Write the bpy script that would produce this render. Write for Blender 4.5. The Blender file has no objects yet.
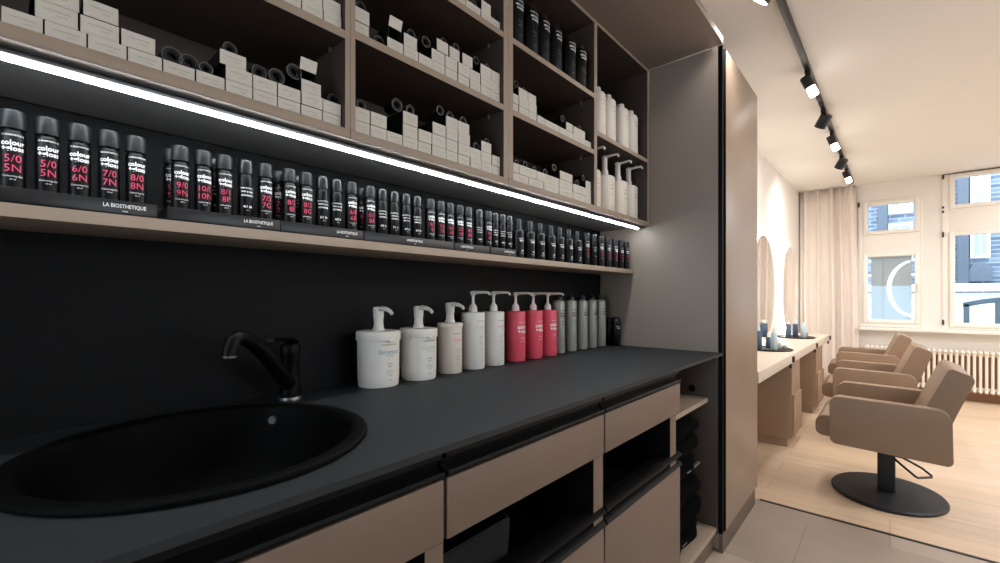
import bpy, bmesh, math, random
from mathutils import Vector, Matrix
random.seed(7)
PI = math.pi
scene = bpy.context.scene
COL = scene.collection
EYE = 1.15                       # eye height above the floor

# ------------------------------------------------------------------ materials
def s2l(c):
    return tuple((x/255/12.92) if x/255 <= .04045 else ((x/255+.055)/1.055)**2.4 for x in c)

def mat(name, rgb, rough=.5, metal=0., bump=0., scale=200., var=0., spec=.5, coat=0., trans=0., emit=None, strength=0., ior=1.45):
    m = bpy.data.materials.new(name); m.use_nodes = True
    nt = m.node_tree; b = nt.nodes['Principled BSDF']
    col = s2l(rgb) + (1,)
    b.inputs['Base Color'].default_value = col
    b.inputs['Roughness'].default_value = rough
    b.inputs['Metallic'].default_value = metal
    b.inputs['Specular IOR Level'].default_value = spec
    b.inputs['Coat Weight'].default_value = coat
    b.inputs['Transmission Weight'].default_value = trans
    b.inputs['IOR'].default_value = ior
    if emit:
        b.inputs['Emission Color'].default_value = tuple(emit) + (1,)
        b.inputs['Emission Strength'].default_value = strength
    tc = nt.nodes.new('ShaderNodeTexCoord')
    nz = nt.nodes.new('ShaderNodeTexNoise'); nz.inputs['Scale'].default_value = scale; nz.inputs['Detail'].default_value = 4
    nt.links.new(tc.outputs['Object'], nz.inputs['Vector'])
    if var:
        mx = nt.nodes.new('ShaderNodeMix'); mx.data_type = 'RGBA'
        mx.inputs[6].default_value = tuple(x*(1-var) for x in col[:3]) + (1,)
        mx.inputs[7].default_value = tuple(min(1, x*(1+var)) for x in col[:3]) + (1,)
        nt.links.new(nz.outputs['Fac'], mx.inputs['Factor']); nt.links.new(mx.outputs[2], b.inputs['Base Color'])
    if bump:
        bp = nt.nodes.new('ShaderNodeBump'); bp.inputs['Strength'].default_value = bump; bp.inputs['Distance'].default_value = .002
        nt.links.new(nz.outputs['Fac'], bp.inputs['Height']); nt.links.new(bp.outputs['Normal'], b.inputs['Normal'])
    return m

M = {}
M['taupe']   = mat('taupe_laminate', (137,124,113), .5, bump=.05, scale=400, var=.03)
M['front']   = mat('taupe_drawer_front', (108,89,76), .5, bump=.05, scale=400, var=.03)
M['gloss']   = mat('taupe_satin_door', (144,123,106), .38, bump=.02, scale=400, var=.03, spec=.7)
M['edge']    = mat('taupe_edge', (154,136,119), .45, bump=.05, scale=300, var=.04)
M['inner_shade']   = mat('taupe_inner_shade', (68,56,49), .5, bump=.04, scale=300, var=.04)  # compartment shade put into a darker copy of the taupe laminate
M['soffit']  = mat('taupe_soffit', (134,119,110), .38, bump=.04, scale=300, var=.03)
M['black']   = mat('black_laminate', (9,9,9), .6, spec=.1, bump=.05, scale=300)
M['splash']  = mat('black_splash_panel', (13,13,14), .6, spec=.15, bump=.05, scale=250, var=.1)
M['worktop'] = mat('slate_worktop', (33,36,39), .6, spec=.35, bump=.12, scale=500, var=.1)
M['granite'] = mat('black_granite', (2,2,2), .6, spec=.08, bump=.25, scale=700)
M['plinth']  = mat('plinth_brown', (96,80,68), .55, bump=.1, scale=80, var=.06)
M['under']   = mat('grey_underside', (110,111,114), .5, bump=.03)
M['wedge']   = mat('worktop_edge', (10,10,11), .5, spec=.2, bump=.05)
M['profile'] = mat('black_anodised', (8,8,9), .5, spec=.12, metal=0, bump=.03)
M['faucet']  = mat('matt_black_metal', (5,5,6), .42, spec=.14, metal=.2, bump=.03)
M['steel']   = mat('brushed_steel', (190,190,190), .28, metal=1., bump=.03)
M['alu']     = mat('aluminium_profile', (120,120,122), .35, metal=.9, bump=.03)
M['wall']    = mat('cream_plaster', (231,227,221), .75, bump=.15, scale=120, var=.02)
M['ceil']    = mat('ceiling_paint', (232,228,223), .8, bump=.08, scale=90, var=.015)
M['winwhite']= mat('window_paint', (238,233,225), .4, bump=.05, scale=80)
M['sillp']   = mat('sill_paint', (240,235,226), .4, bump=.05, scale=80)
M['base']    = mat('baseboard_wood', (150,114,86), .5, bump=.1, scale=60, var=.1)
M['cardbox'] = mat('white_carton', (202,196,185), .55, bump=.08, scale=200, var=.03)
M['cartonb'] = mat('black_carton', (16,15,15), .5, bump=.05, spec=.3)
M['print']   = mat('grey_print', (128,124,118), .6)
M['plastic'] = mat('black_bottle_plastic', (6,6,8), .36, spec=.2, bump=.02)
M['capgrey'] = mat('charcoal_cap', (26,29,31), .4, spec=.3, bump=.02)
M['capblack']= mat('black_cap', (14,15,17), .3, bump=.02)
M['white']   = mat('white_ink', (235,235,235), .5)
M['pinkink'] = mat('pink_ink', (216,60,98), .5)
M['rim']     = mat('pale_rim', (104,100,96), .35, metal=.3, bump=.03)
M['tray']    = mat('tray_black', (20,20,22), .35, bump=.03)
M['wplastic']= mat('white_plastic', (226,222,214), .4, bump=.02, var=.01)
M['cream']   = mat('cream_plastic', (222,212,200), .42, bump=.02, var=.01)
M['pump']    = mat('pump_plastic', (222,218,212), .35, bump=.02)
M['pinkpump']= mat('pale_pink_pump_plastic', (230,210,206), .35, bump=.02)
M['pink']    = mat('coral_pink_plastic', (224,84,102), .4, bump=.02)
M['can']     = mat('grey_green_aluminium', (162,161,152), .38, metal=.25, bump=.02)
M['ink']     = mat('dark_ink', (45,45,48), .5)
M['inkblue'] = mat('blue_ink', (60,120,160), .5)
M['inkgreen']= mat('pale_green_ink', (170,190,165), .5)
M['inkred']  = mat('rose_ink', (220,110,120), .5)
M['jar']     = mat('black_tube_plastic', (16,15,15), .4, bump=.03)
M['towel']   = mat('black_terry', (4,4,5), .95, spec=.05, bump=.9, scale=350)
M['tag']     = mat('pale_towel_edge', (96,93,90), .8, bump=.3)
M['bin']     = mat('charcoal_felt', (15,15,16), .95, bump=.6, scale=260)
M['leather'] = mat('taupe_leatherette', (145,119,97), .5, bump=.2, scale=260, var=.03)
M['chairblk']= mat('black_powder_coat', (24,25,27), .5, bump=.15, scale=500)
M['counter'] = mat('counter_laminate', (212,196,180), .45, bump=.05, scale=90, var=.04)
M['cunit']   = mat('counter_wood', (150,124,101), .5, bump=.08, scale=50, var=.06)
M['curtain'] = mat('beige_curtain', (236,226,218), .85, bump=.3, scale=300, var=.03)
M['mirror']  = mat('mirror_glass', (235,235,232), .02, metal=1.)
M['radw']    = mat('radiator_enamel', (238,230,216), .35, bump=.02)
M['trackb']  = mat('black_track_metal', (22,22,22), .4, bump=.03)
M['bluebot'] = mat('blue_grey_plastic', (72,92,116), .35, bump=.02)
M['lightbot']= mat('pale_blue_plastic', (190,208,214), .35, bump=.02)
M['led']     = mat('led_diffuser', (255,255,255), .5, emit=(.90,.97,1), strength=52)
M['halo']    = mat('mirror_led_band', (255,255,255), .5, emit=(1,.94,.86), strength=24)
M['lamp']    = mat('spot_lamp_face', (255,255,255), .5, emit=(1,.93,.84), strength=14)
M['signgrey']= mat('sign_grey', (214,210,202), .4, bump=.02)
M['frost']   = mat('frosted_film', (232,238,240), .6, bump=.05)
M['glow_white']    = mat('glowing_white', (248,250,250), .5, emit=(.95,.98,1), strength=.9)  # glow put into the white itself, no lamp behind it
M['sock']    = mat('strip_metal', (70,64,58), .4, metal=.7, bump=.03)
M['outw']    = mat('render_white_outside', (230,234,238), .8, bump=.2, scale=30)
M['outb']    = mat('blue_grey_stone', (96,106,118), .8, bump=.3, scale=20, var=.15)
M['outp']    = mat('facade_window_pane', (170,186,200), .15, bump=.02)
M['outrail'] = mat('grey_rail', (80,96,106), .5, bump=.1)
M['outground']=mat('outside_paving', (140,140,140), .9, bump=.3, scale=10, var=.1)

def glass_mat():
    m = bpy.data.materials.new('window_glass'); m.use_nodes = True
    nt = m.node_tree; nt.nodes.clear()
    o = nt.nodes.new('ShaderNodeOutputMaterial'); t = nt.nodes.new('ShaderNodeBsdfTransparent'); g = nt.nodes.new('ShaderNodeBsdfGlossy')
    mx = nt.nodes.new('ShaderNodeMixShader'); fr = nt.nodes.new('ShaderNodeFresnel'); fr.inputs['IOR'].default_value = 1.3
    g.inputs['Roughness'].default_value = .02; t.inputs['Color'].default_value = (.95,.98,1,1)
    nt.links.new(fr.outputs[0], mx.inputs[0]); nt.links.new(t.outputs[0], mx.inputs[1]); nt.links.new(g.outputs[0], mx.inputs[2])
    nt.links.new(mx.outputs[0], o.inputs[0]); return m
M['glass'] = glass_mat()
def translucent(m, fac):
    nt = m.node_tree; b = nt.nodes['Principled BSDF']; o = [n for n in nt.nodes if n.type == 'OUTPUT_MATERIAL'][0]
    t = nt.nodes.new('ShaderNodeBsdfTranslucent'); t.inputs['Color'].default_value = b.inputs['Base Color'].default_value
    mx = nt.nodes.new('ShaderNodeMixShader'); mx.inputs[0].default_value = fac
    nt.links.new(b.outputs[0], mx.inputs[1]); nt.links.new(t.outputs[0], mx.inputs[2]); nt.links.new(mx.outputs[0], o.inputs[0])
translucent(M['frost'], .75); translucent(M['signgrey'], .55)

def plank_mat(name, c1, c2, mortar, bw, bh, msize, rough, grain=(2.,40.,1.), rot=0., gvar=.12, rx=0.):
    m = bpy.data.materials.new(name); m.use_nodes = True
    nt = m.node_tree; b = nt.nodes['Principled BSDF']; b.inputs['Roughness'].default_value = rough
    tc = nt.nodes.new('ShaderNodeTexCoord'); mp = nt.nodes.new('ShaderNodeMapping'); mp.inputs['Rotation'].default_value = (rx,0,rot)
    nt.links.new(tc.outputs['Object'], mp.inputs['Vector'])
    br = nt.nodes.new('ShaderNodeTexBrick')
    br.inputs['Color1'].default_value = s2l(c1)+(1,); br.inputs['Color2'].default_value = s2l(c2)+(1,); br.inputs['Mortar'].default_value = s2l(mortar)+(1,)
    br.inputs['Scale'].default_value = 1; br.inputs['Brick Width'].default_value = bw; br.inputs['Row Height'].default_value = bh; br.inputs['Mortar Size'].default_value = msize
    br.inputs['Mortar Smooth'].default_value = .2; br.offset = .37
    nt.links.new(mp.outputs[0], br.inputs['Vector'])
    mg = nt.nodes.new('ShaderNodeMapping'); mg.inputs['Scale'].default_value = grain
    nt.links.new(mp.outputs[0], mg.inputs['Vector'])
    nz = nt.nodes.new('ShaderNodeTexNoise'); nz.inputs['Scale'].default_value = 1; nz.inputs['Detail'].default_value = 6; nz.inputs['Distortion'].default_value = .6
    nt.links.new(mg.outputs[0], nz.inputs['Vector'])
    mr = nt.nodes.new('ShaderNodeMapRange'); mr.inputs[1].default_value = .25; mr.inputs[2].default_value = .75; mr.inputs[3].default_value = 1-gvar; mr.inputs[4].default_value = 1+gvar
    nt.links.new(nz.outputs['Fac'], mr.inputs[0])
    mx = nt.nodes.new('ShaderNodeMix'); mx.data_type = 'RGBA'; mx.blend_type = 'MULTIPLY'; mx.inputs['Factor'].default_value = 1
    nt.links.new(br.outputs['Color'], mx.inputs[6]); nt.links.new(mr.outputs[0], mx.inputs[7]); nt.links.new(mx.outputs[2], b.inputs['Base Color'])
    bp = nt.nodes.new('ShaderNodeBump'); bp.inputs['Strength'].default_value = .1; bp.inputs['Distance'].default_value = .002
    nt.links.new(nz.outputs['Fac'], bp.inputs['Height']); nt.links.new(bp.outputs['Normal'], b.inputs['Normal'])
    return m
M['oak']   = plank_mat('oak_planks', (206,180,152), (214,190,164), (182,154,126), 1.5, .19, .0025, .38)
M['stone'] = plank_mat('stone_tiles', (178,162,146), (152,138,125), (128,116,105), .85, .54, .002, .45, grain=(3,3,1), gvar=.1)
M['brick'] = plank_mat('facade_brick', (84,100,120), (122,136,154), (150,160,172), .2, .07, .01, .85, grain=(9,9,9), rot=0, rx=PI/2)

# ------------------------------------------------------------------ mesh builder
class MB:
    def __init__(self): self.bm = bmesh.new(); self.mats = []
    def mi(self, key):
        if key not in self.mats: self.mats.append(key)
        return self.mats.index(key)
    def merge(self, tmp, key, mtx=None, fn=None):
        i = self.mi(key); vm = {}
        for v in tmp.verts:
            co = v.co.copy()
            if mtx is not None: co = mtx @ co
            if fn: co = Vector(fn(co))
            vm[v] = self.bm.verts.new(co)
        for f in tmp.faces:
            try: nf = self.bm.faces.new([vm[v] for v in f.verts])
            except ValueError: continue
            nf.material_index = i
        tmp.free(); return self
    def box(self, x0,x1,y0,y1,z0,z1, key, r=0., seg=2, mtx=None, fn=None):
        t = bmesh.new(); bmesh.ops.create_cube(t, size=1)
        for v in t.verts: v.co = Vector(((x0+x1)/2+v.co.x*(x1-x0), (y0+y1)/2+v.co.y*(y1-y0), (z0+z1)/2+v.co.z*(z1-z0)))
        if r: bmesh.ops.bevel(t, geom=t.edges[:]+t.verts[:], offset=r, segments=seg, profile=.5, affect='EDGES', clamp_overlap=True)
        return self.merge(t, key, mtx, fn)
    def lathe(self, prof, key, c=(0,0,0), segs=24, mtx=None, sx=1., sy=1.):
        t = bmesh.new(); rings = []
        for r, z in prof:
            if r <= 1e-6: rings.append([t.verts.new((c[0],c[1],c[2]+z))])
            else: rings.append([t.verts.new((c[0]+sx*r*math.cos(2*PI*k/segs), c[1]+sy*r*math.sin(2*PI*k/segs), c[2]+z)) for k in range(segs)])
        for a, b in zip(rings, rings[1:]):
            if len(a) == 1 and len(b) == 1: continue
            for k in range(segs):
                k2 = (k+1) % segs
                if len(a) == 1: t.faces.new((a[0], b[k2], b[k]))
                elif len(b) == 1: t.faces.new((a[k], a[k2], b[0]))
                else: t.faces.new((a[k], a[k2], b[k2], b[k]))
        bmesh.ops.recalc_face_normals(t, faces=t.faces[:])
        return self.merge(t, key, mtx)
    def tube(self, pts, rad, key, segs=12, caps=True, flat=1., mtx=None):
        t = bmesh.new(); pts = [Vector(p) for p in pts]; n = len(pts)
        rs = rad if isinstance(rad, (list, tuple)) else [rad]*n
        up = Vector((0,0,1)); rings = []; px = None
        for i, p in enumerate(pts):
            d = (pts[min(i+1,n-1)]-pts[max(i-1,0)]).normalized()
            if px is None:
                ref = up if abs(d.dot(up)) < .95 else Vector((1,0,0)); x = d.cross(ref).normalized()
            else: x = (px - d*px.dot(d)).normalized()
            px = x; y = d.cross(x)
            rings.append([t.verts.new(p + x*rs[i]*math.cos(2*PI*k/segs) + y*rs[i]*flat*math.sin(2*PI*k/segs)) for k in range(segs)])
        for a, b in zip(rings, rings[1:]):
            for k in range(segs): t.faces.new((a[k], a[(k+1)%segs], b[(k+1)%segs], b[k]))
        if caps: t.faces.new(rings[0][::-1]); t.faces.new(rings[-1])
        bmesh.ops.recalc_face_normals(t, faces=t.faces[:])
        return self.merge(t, key, mtx)
    def prism(self, poly, a0, a1, key, axis='y', r=0., seg=3, mtx=None):
        """poly of 2-D points: axis y -> (x,z), axis z -> (x,y), axis x -> (y,z)"""
        t = bmesh.new()
        def P(p, a): return {'y':(p[0],a,p[1]), 'z':(p[0],p[1],a), 'x':(a,p[0],p[1])}[axis]
        A = [t.verts.new(P(p,a0)) for p in poly]; B = [t.verts.new(P(p,a1)) for p in poly]
        t.faces.new(A); t.faces.new(B[::-1]); n = len(poly)
        for k in range(n): t.faces.new((A[k], B[k], B[(k+1)%n], A[(k+1)%n]))
        bmesh.ops.recalc_face_normals(t, faces=t.faces[:])
        if r: bmesh.ops.bevel(t, geom=t.edges[:]+t.verts[:], offset=r, segments=seg, profile=.5, affect='EDGES', clamp_overlap=True)
        return self.merge(t, key, mtx)
    def ring(self, R, r, key, c=(0,0,0), axis='x', segs=28, rs=8):
        t = bmesh.new(); rings = []
        for k in range(segs):
            a = 2*PI*k/segs; row = []
            for j in range(rs):
                b = 2*PI*j/rs; q = R + r*math.cos(b); h = r*math.sin(b)
                p = {'x':(h, q*math.cos(a), q*math.sin(a)), 'z':(q*math.cos(a), q*math.sin(a), h)}[axis]
                row.append(t.verts.new(Vector(p)+Vector(c)))
            rings.append(row)
        for k in range(segs):
            for j in range(rs): t.faces.new((rings[k][j], rings[(k+1)%segs][j], rings[(k+1)%segs][(j+1)%rs], rings[k][(j+1)%rs]))
        bmesh.ops.recalc_face_normals(t, faces=t.faces[:])
        return self.merge(t, key)
    def text(self, s, size, key, fn, bold=0.):
        """fn maps the flat lettering (x across, y up) into place"""
        me = text_mesh(s, bold); t = bmesh.new(); t.from_mesh(me)
        for v in t.verts: v.co = Vector(fn(v.co.x*size, v.co.y*size))
        return self.merge(t, key)
    def build(self, name, parent=None, local=False, smooth=40.):
        root = parent; off = Vector((0,0,0))
        if parent is not None and not local:
            q = parent
            while q is not None: off += q.location; q = q.parent
        if off.length: bmesh.ops.translate(self.bm, verts=self.bm.verts[:], vec=-off)
        me = bpy.data.meshes.new(name); self.bm.to_mesh(me); self.bm.free()
        for k in self.mats: me.materials.append(M[k])
        if smooth:
            me.shade_smooth(); me.set_sharp_from_angle(angle=math.radians(smooth))
        o = bpy.data.objects.new(name, me); COL.objects.link(o)
        if parent is not None: o.parent = parent
        return o
_tx = {}
def text_mesh(s, bold):
    if (s,bold) in _tx: return _tx[(s,bold)]
    cu = bpy.data.curves.new('lettering', 'FONT'); cu.body = s; cu.size = 1; cu.align_x = 'CENTER'; cu.align_y = 'CENTER'; cu.resolution_u = 2; cu.offset = bold
    ob = bpy.data.objects.new('lettering', cu); COL.objects.link(ob)
    dg = bpy.context.evaluated_depsgraph_get(); me = bpy.data.meshes.new_from_object(ob.evaluated_get(dg))
    bpy.data.objects.remove(ob)
    bb = bmesh.new(); bb.from_mesh(me)
    xs = [v.co.x for v in bb.verts]; x = math.floor(min(xs)/.11)*.11
    while xs and x < max(xs):          # slice the flat lettering so that it can follow a round body
        bmesh.ops.bisect_plane(bb, geom=bb.verts[:]+bb.edges[:]+bb.faces[:], plane_co=(x,0,0), plane_no=(1,0,0)); x += .11
    bb.to_mesh(me); bb.free()
    _tx[(s,bold)] = me; return me

def tag(o, label, cat, group=None):
    o['label'] = label; o['category'] = cat
    if group: o['group'] = group
    return o
def thing(name, label, cat, loc, group=None, rz=0.):
    o = bpy.data.objects.new(name, None); COL.objects.link(o); o.empty_display_size = .05
    o.location = loc; o.rotation_euler = (0,0,rz); return tag(o, label, cat, group)
def struct(o, label=None):
    o['kind'] = 'structure'
    if label: o['label'] = label
    return o
def copy_thing(src, loc, label, rz=0.):
    r = src.copy(); COL.objects.link(r); r.location = loc; r.rotation_euler = (0,0,rz); r['label'] = label
    for ch in list(src.children):
        c = ch.copy(); COL.objects.link(c); c.parent = r
        for g in list(ch.children):
            d = g.copy(); COL.objects.link(d); d.parent = c
    return r
ORD = ['first','second','third','fourth','fifth','sixth','seventh','eighth','ninth','tenth','eleventh','twelfth','thirteenth','fourteenth','fifteenth','sixteenth']
def curved(r, zc):     # lettering wrapped on a cylinder of radius r, facing +X
    return lambda x, y: (r*math.cos(x/r), r*math.sin(x/r), zc+y)

# photo-ray helpers: where the sight line through a point of the photograph meets a plane of the room
FL = 440.; TH = math.radians(41.55); CS, SN = math.cos(TH), math.sin(TH)
def y_at(u, x):
    a = (u-500)/FL; return x*(SN*a+CS)/(CS*a-SN)

# ------------------------------------------------------------------ room shell
XB = -1.17                        # wall behind the worktop
YP = 2.13                         # side of the tall cabinet
YF = 2.845                        # join of tile and wood floor
YW = 7.12                         # window wall
ZC = 2.55
def wx(y): return -.948 + .016*(y-4.76)      # salon wall, slightly out of square
b = MB(); b.box(-2,3.2,YF,YW+.02,-.06,0,'oak'); struct(b.build('floor'), 'light oak plank floor of the salon')
b = MB(); b.box(-2,3.2,-2.6,YF,-.06,0,'stone'); struct(b.build('floor'), 'grey brown stone tile floor beside the worktop')
b = MB(); b.prism([(YF-.010,0),(YF+.010,0),(YF+.007,.004),(YF-.007,.004)], -.553,3.2,'sock','x'); struct(b.build('trim_1'), 'dark metal strip between tile and oak floor')
b = MB(); b.box(-2,3.2,-2.6,YW+.02,ZC,ZC+.08,'ceil'); struct(b.build('ceiling'))
b = MB(); b.prism([(-2,2.83),(wx(2.83),2.83),(wx(YW),YW),(-2,YW)], 0,ZC,'wall','z'); struct(b.build('wall_left'), 'cream salon wall behind the round mirrors')
b = MB(); b.box(XB-.08,XB,-2.6,2.80,0,ZC,'splash'); struct(b.build('wall_splash'), 'black splash panel wall behind the worktop')
W4 = (-1.1,.8,.4,2.3)  # unseen opening, added so daylight fills the tall cabinet's side
b = MB()
for a_,c_,z0_,z1_ in [(-2,W4[0],0,ZC),(W4[1],3.2,0,ZC),(W4[0],W4[1],0,W4[2]),(W4[0],W4[1],W4[3],ZC)]: b.box(a_,c_,-2.66,-2.6,z0_,z1_,'wall')
struct(b.build('wall_front'))
o = bpy.data.objects.new('window_4', None); COL.objects.link(o); o.location = (-.15,-2.6,.4); struct(o, 'unseen window added for fill daylight, in the wall facing the salon')
b = MB()
for a_,c_,z0_,z1_ in [(W4[0],W4[0]+.05,W4[2],W4[3]),(W4[1]-.05,W4[1],W4[2],W4[3]),(-.175,-.125,W4[2],W4[3]),(W4[0],W4[1],W4[2],W4[2]+.05),(W4[0],W4[1],W4[3]-.05,W4[3])]: b.box(a_,c_,-2.65,-2.6,z0_,z1_,'winwhite',.003)
b.build('window_frame', o)
b = MB(); b.box(W4[0]+.04,W4[1]-.04,-2.63,-2.624,W4[2]+.04,W4[3]-.04,'glass'); b.build('pane', o)
b = MB()
W3 = (.3,2.5,.85,2.25)  # unseen opening, added for fill daylight on the worktop side
for a_,c_,z0_,z1_ in [(-2.6,W3[0],0,ZC),(W3[1],YW+.02,0,ZC),(W3[0],W3[1],0,W3[2]),(W3[0],W3[1],W3[3],ZC)]: b.box(3.2,3.28,a_,c_,z0_,z1_,'wall')
struct(b.build('wall_right'))
o = bpy.data.objects.new('window_3', None); COL.objects.link(o); o.location = (3.2,1.4,.85); struct(o, 'unseen window added for fill daylight, opposite the worktop')
b = MB()
for a_,c_,z0_,z1_ in [(W3[0],W3[0]+.05,W3[2],W3[3]),(W3[1]-.05,W3[1],W3[2],W3[3]),(1.375,1.425,W3[2],W3[3]),(W3[0],W3[1],W3[2],W3[2]+.05),(W3[0],W3[1],W3[3]-.05,W3[3])]: b.box(3.2,3.27,a_,c_,z0_,z1_,'winwhite',.003)
b.build('window_frame', o)
b = MB(); b.box(3.23,3.236,W3[0]+.04,W3[1]-.04,W3[2]+.04,W3[3]-.04,'glass'); b.build('pane', o)
W1 = (-.30,.288,.785,2.335); W2 = (.446,1.46,.785,2.54)
b = MB()
Y0, Y1 = YW, YW+.30
for x0,x1,z0,z1 in [(-2,3.28,0,W1[2]), (-2,W1[0],W1[2],ZC+.08), (W1[0],W1[1],W1[3],ZC+.08), (W1[1],W2[0],W1[2],ZC+.08), (W2[0],W2[1],W2[3],ZC+.08), (W2[1],3.28,W1[2],ZC+.08)]:
    b.box(x0,x1,Y0,Y1,z0,z1,'wall')
struct(b.build('wall_back'), 'cream window wall at the end of the salon')
b = MB(); b.box(-.285,3.2,YW-.13,YW,.745,.783,'sillp',.006); struct(b.build('trim_2'), 'white window sill board above the radiator')
b = MB(); b.box(-.9,3.2,YW-.02,YW,0,.52,'base',.004); struct(b.build('baseboard_back'))  # baseboard, carried up behind the radiator so its gaps read as shaded

def window(n, W, glasses, hinges, label):
    root = bpy.data.objects.new('window_%d'%n, None); COL.objects.link(root); root.location = (W[0],YW,W[2]); struct(root, label)
    yf0, yf1 = YW-.012, YW+.06
    f = MB()
    zs = sorted(glasses, key=lambda g: g[2])
    # frame bars around the lights
    gx0, gx1 = glasses[0][0], glasses[0][1]
    f.box(W[0],gx0-.045,yf0,yf1,W[2],W[3],'winwhite',.004); f.box(gx1+.045,W[1],yf0,yf1,W[2],W[3],'winwhite',.004)
    prev = W[2]
    for g in zs:
        f.box(gx0-.045,gx1+.045,yf0,yf1,prev,g[2]-.045,'winwhite',.004); prev = g[3]+.045
    f.box(gx0-.045,gx1+.045,yf0,yf1,prev,W[3],'winwhite',.004)
    f.build('window_frame', root)
    for x0,x1,z0,z1 in glasses:
        s = MB(); w = .045
        s.box(x0-w,x0,yf0-.016,yf1-.01,z0-w,z1+w,'winwhite',.006); s.box(x1,x1+w,yf0-.016,yf1-.01,z0-w,z1+w,'winwhite',.006)
        s.box(x0,x1,yf0-.016,yf1-.01,z0-w,z0,'winwhite',.006); s.box(x0,x1,yf0-.016,yf1-.01,z1,z1+w,'winwhite',.006)
        so = s.build('sash', root)
        p = MB(); p.box(x0-.004,x1+.004,YW+.02,YW+.026,z0-.004,z1+.004,'glass'); p.build('pane', so)
    for x, z, h in hinges:
        q = MB(); q.lathe([(0,-h),(.007,-h),(.009,-h*.8),(.009,h*.8),(.007,h),(0,h)],'sock',(x,yf0-.012,z),12); q.build('hinge', root)
    return root
window(1, W1, [(-.205,.218,.878,1.642),(-.22+.015,.218,1.962,2.272)], [(-.292,2.30,.03)], 'smaller white window with a frosted sign in its lower pane')
w2 = window(2, W2, [(.548,1.37,.86,1.842),(.548,1.37,2.19,2.49)], [(.452,2.515,.025),(.452,2.17,.012),(.452,2.12,.012),(.452,1.86,.03),(.452,.86,.03)], 'larger white window looking on a facade and railing')
q = MB(); q.tube([(.452,YW-.03,2.538),(1.44,YW-.03,2.538)], .004,'sock',8); q.build('rail', w2)
# handle on the small window
q = MB(); q.box(.24,.258,YW-.05,YW-.028,1.2,1.32,'winwhite',.005); q.build('window_handle', bpy.data.objects['window_1'])

# ------------------------------------------------------------------ wall cabinet with open compartments
XU = -.895; ZB = 1.522; ZT = 2.262; T = .018
def shelf_unit(y0, y1, label, parts):
    u = thing('open_shelf_cabinet', label, 'shelf cabinet', (XU,y0,1.5), 'open shelf cabinets above the worktop')
    b = MB(); b.box(XB+.002,XB+.012,y0,y1,1.502,2.274,'inner_shade'); b.build('back_panel', u)
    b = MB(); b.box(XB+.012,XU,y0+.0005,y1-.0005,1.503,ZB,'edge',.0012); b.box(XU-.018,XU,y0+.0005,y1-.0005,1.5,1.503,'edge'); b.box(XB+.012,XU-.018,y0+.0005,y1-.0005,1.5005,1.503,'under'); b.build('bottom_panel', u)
    b = MB(); b.box(XB+.012,XU-.0015,y0+.0005,y1-.0005,ZT,2.276,'inner_shade'); b.box(XU-.0015,XU,y0+.0005,y1-.0005,ZT,2.276,'edge'); b.build('top_panel', u)
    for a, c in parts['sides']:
        b = MB(); b.box(XB+.012,XU-.0015,a,c,ZB,ZT,'inner_shade'); b.box(XU-.0015,XU,a,c,ZB,ZT,'edge'); b.build('side_panel', u)
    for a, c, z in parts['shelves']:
        b = MB(); b.box(XB+.012,XU-.0025,a,c,z-T,z,'inner_shade'); b.box(XU-.0025,XU-.001,a,c,z-T,z,'edge'); s = b.build('shelf', u)
        for yy in (a+.004, c-.004):
            q = MB(); q.lathe([(0,-.006),(.004,-.006),(.004,.006),(0,.006)],'steel',(XU-.06,yy,z-T-.006),10); q.build('shelf_pin', s)
    return u
shelf_unit(-1.0,.51,'open shelf cabinet nearest the sink, two rows of white cartons', dict(sides=[(-1.0,-.98),(.498,.5095)], shelves=[(-.98,.498,1.736)]))
shelf_unit(.5105,1.05,'open shelf cabinet in the middle of the row, three levels of white cartons', dict(sides=[(.5105,.522),(1.028,1.0495)], shelves=[(.522,1.028,1.747),(.522,1.028,1.972)]))
shelf_unit(1.0505,2.127,'open shelf cabinet beside the tall cabinet, with black and white bottles', dict(sides=[(1.0505,1.072),(1.586,1.608),(2.107,2.1265)], shelves=[(1.072,1.586,1.746),(1.072,1.586,1.974),(1.608,2.107,1.830)]))
# under-cabinet light
u = thing('led_strip_light', 'long glowing white light strip under the open shelf cabinets', 'light strip', (-.94,.5,1.5))
b = MB(); b.box(-.956,-.924,-.99,2.122,1.492,1.4995,'alu',.0015); b.build('strip_housing', u)
b = MB(); b.box(-.947,-.934,-.985,2.092,1.4872,1.4925,'led',.002); b.build('strip_diffuser', u)
# soffit above
b = MB(); b.box(XB,-.556,-2.6,2.126,2.278,2.31,'soffit',.001); struct(b.build('ceiling_soffit'), 'taupe panel soffit over the shelf cabinets')

# ------------------------------------------------------------------ bottle shelf
ZS = 1.290; XS = -.977
u = thing('wall_mounted_shelf', 'long thin taupe shelf of black bottles under the light strip', 'shelf', (-1.08,.5,ZS))
b = MB(); b.box(XB+.001,XS-.0012,-1.0,2.126,ZS-.021,ZS,'edge',.001); b.build('shelf_board', u)
b = MB(); b.box(XS-.0012,XS,-1.0,2.126,ZS-.0205,ZS-.0005,'edge'); b.build('edge_band', u)

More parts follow.
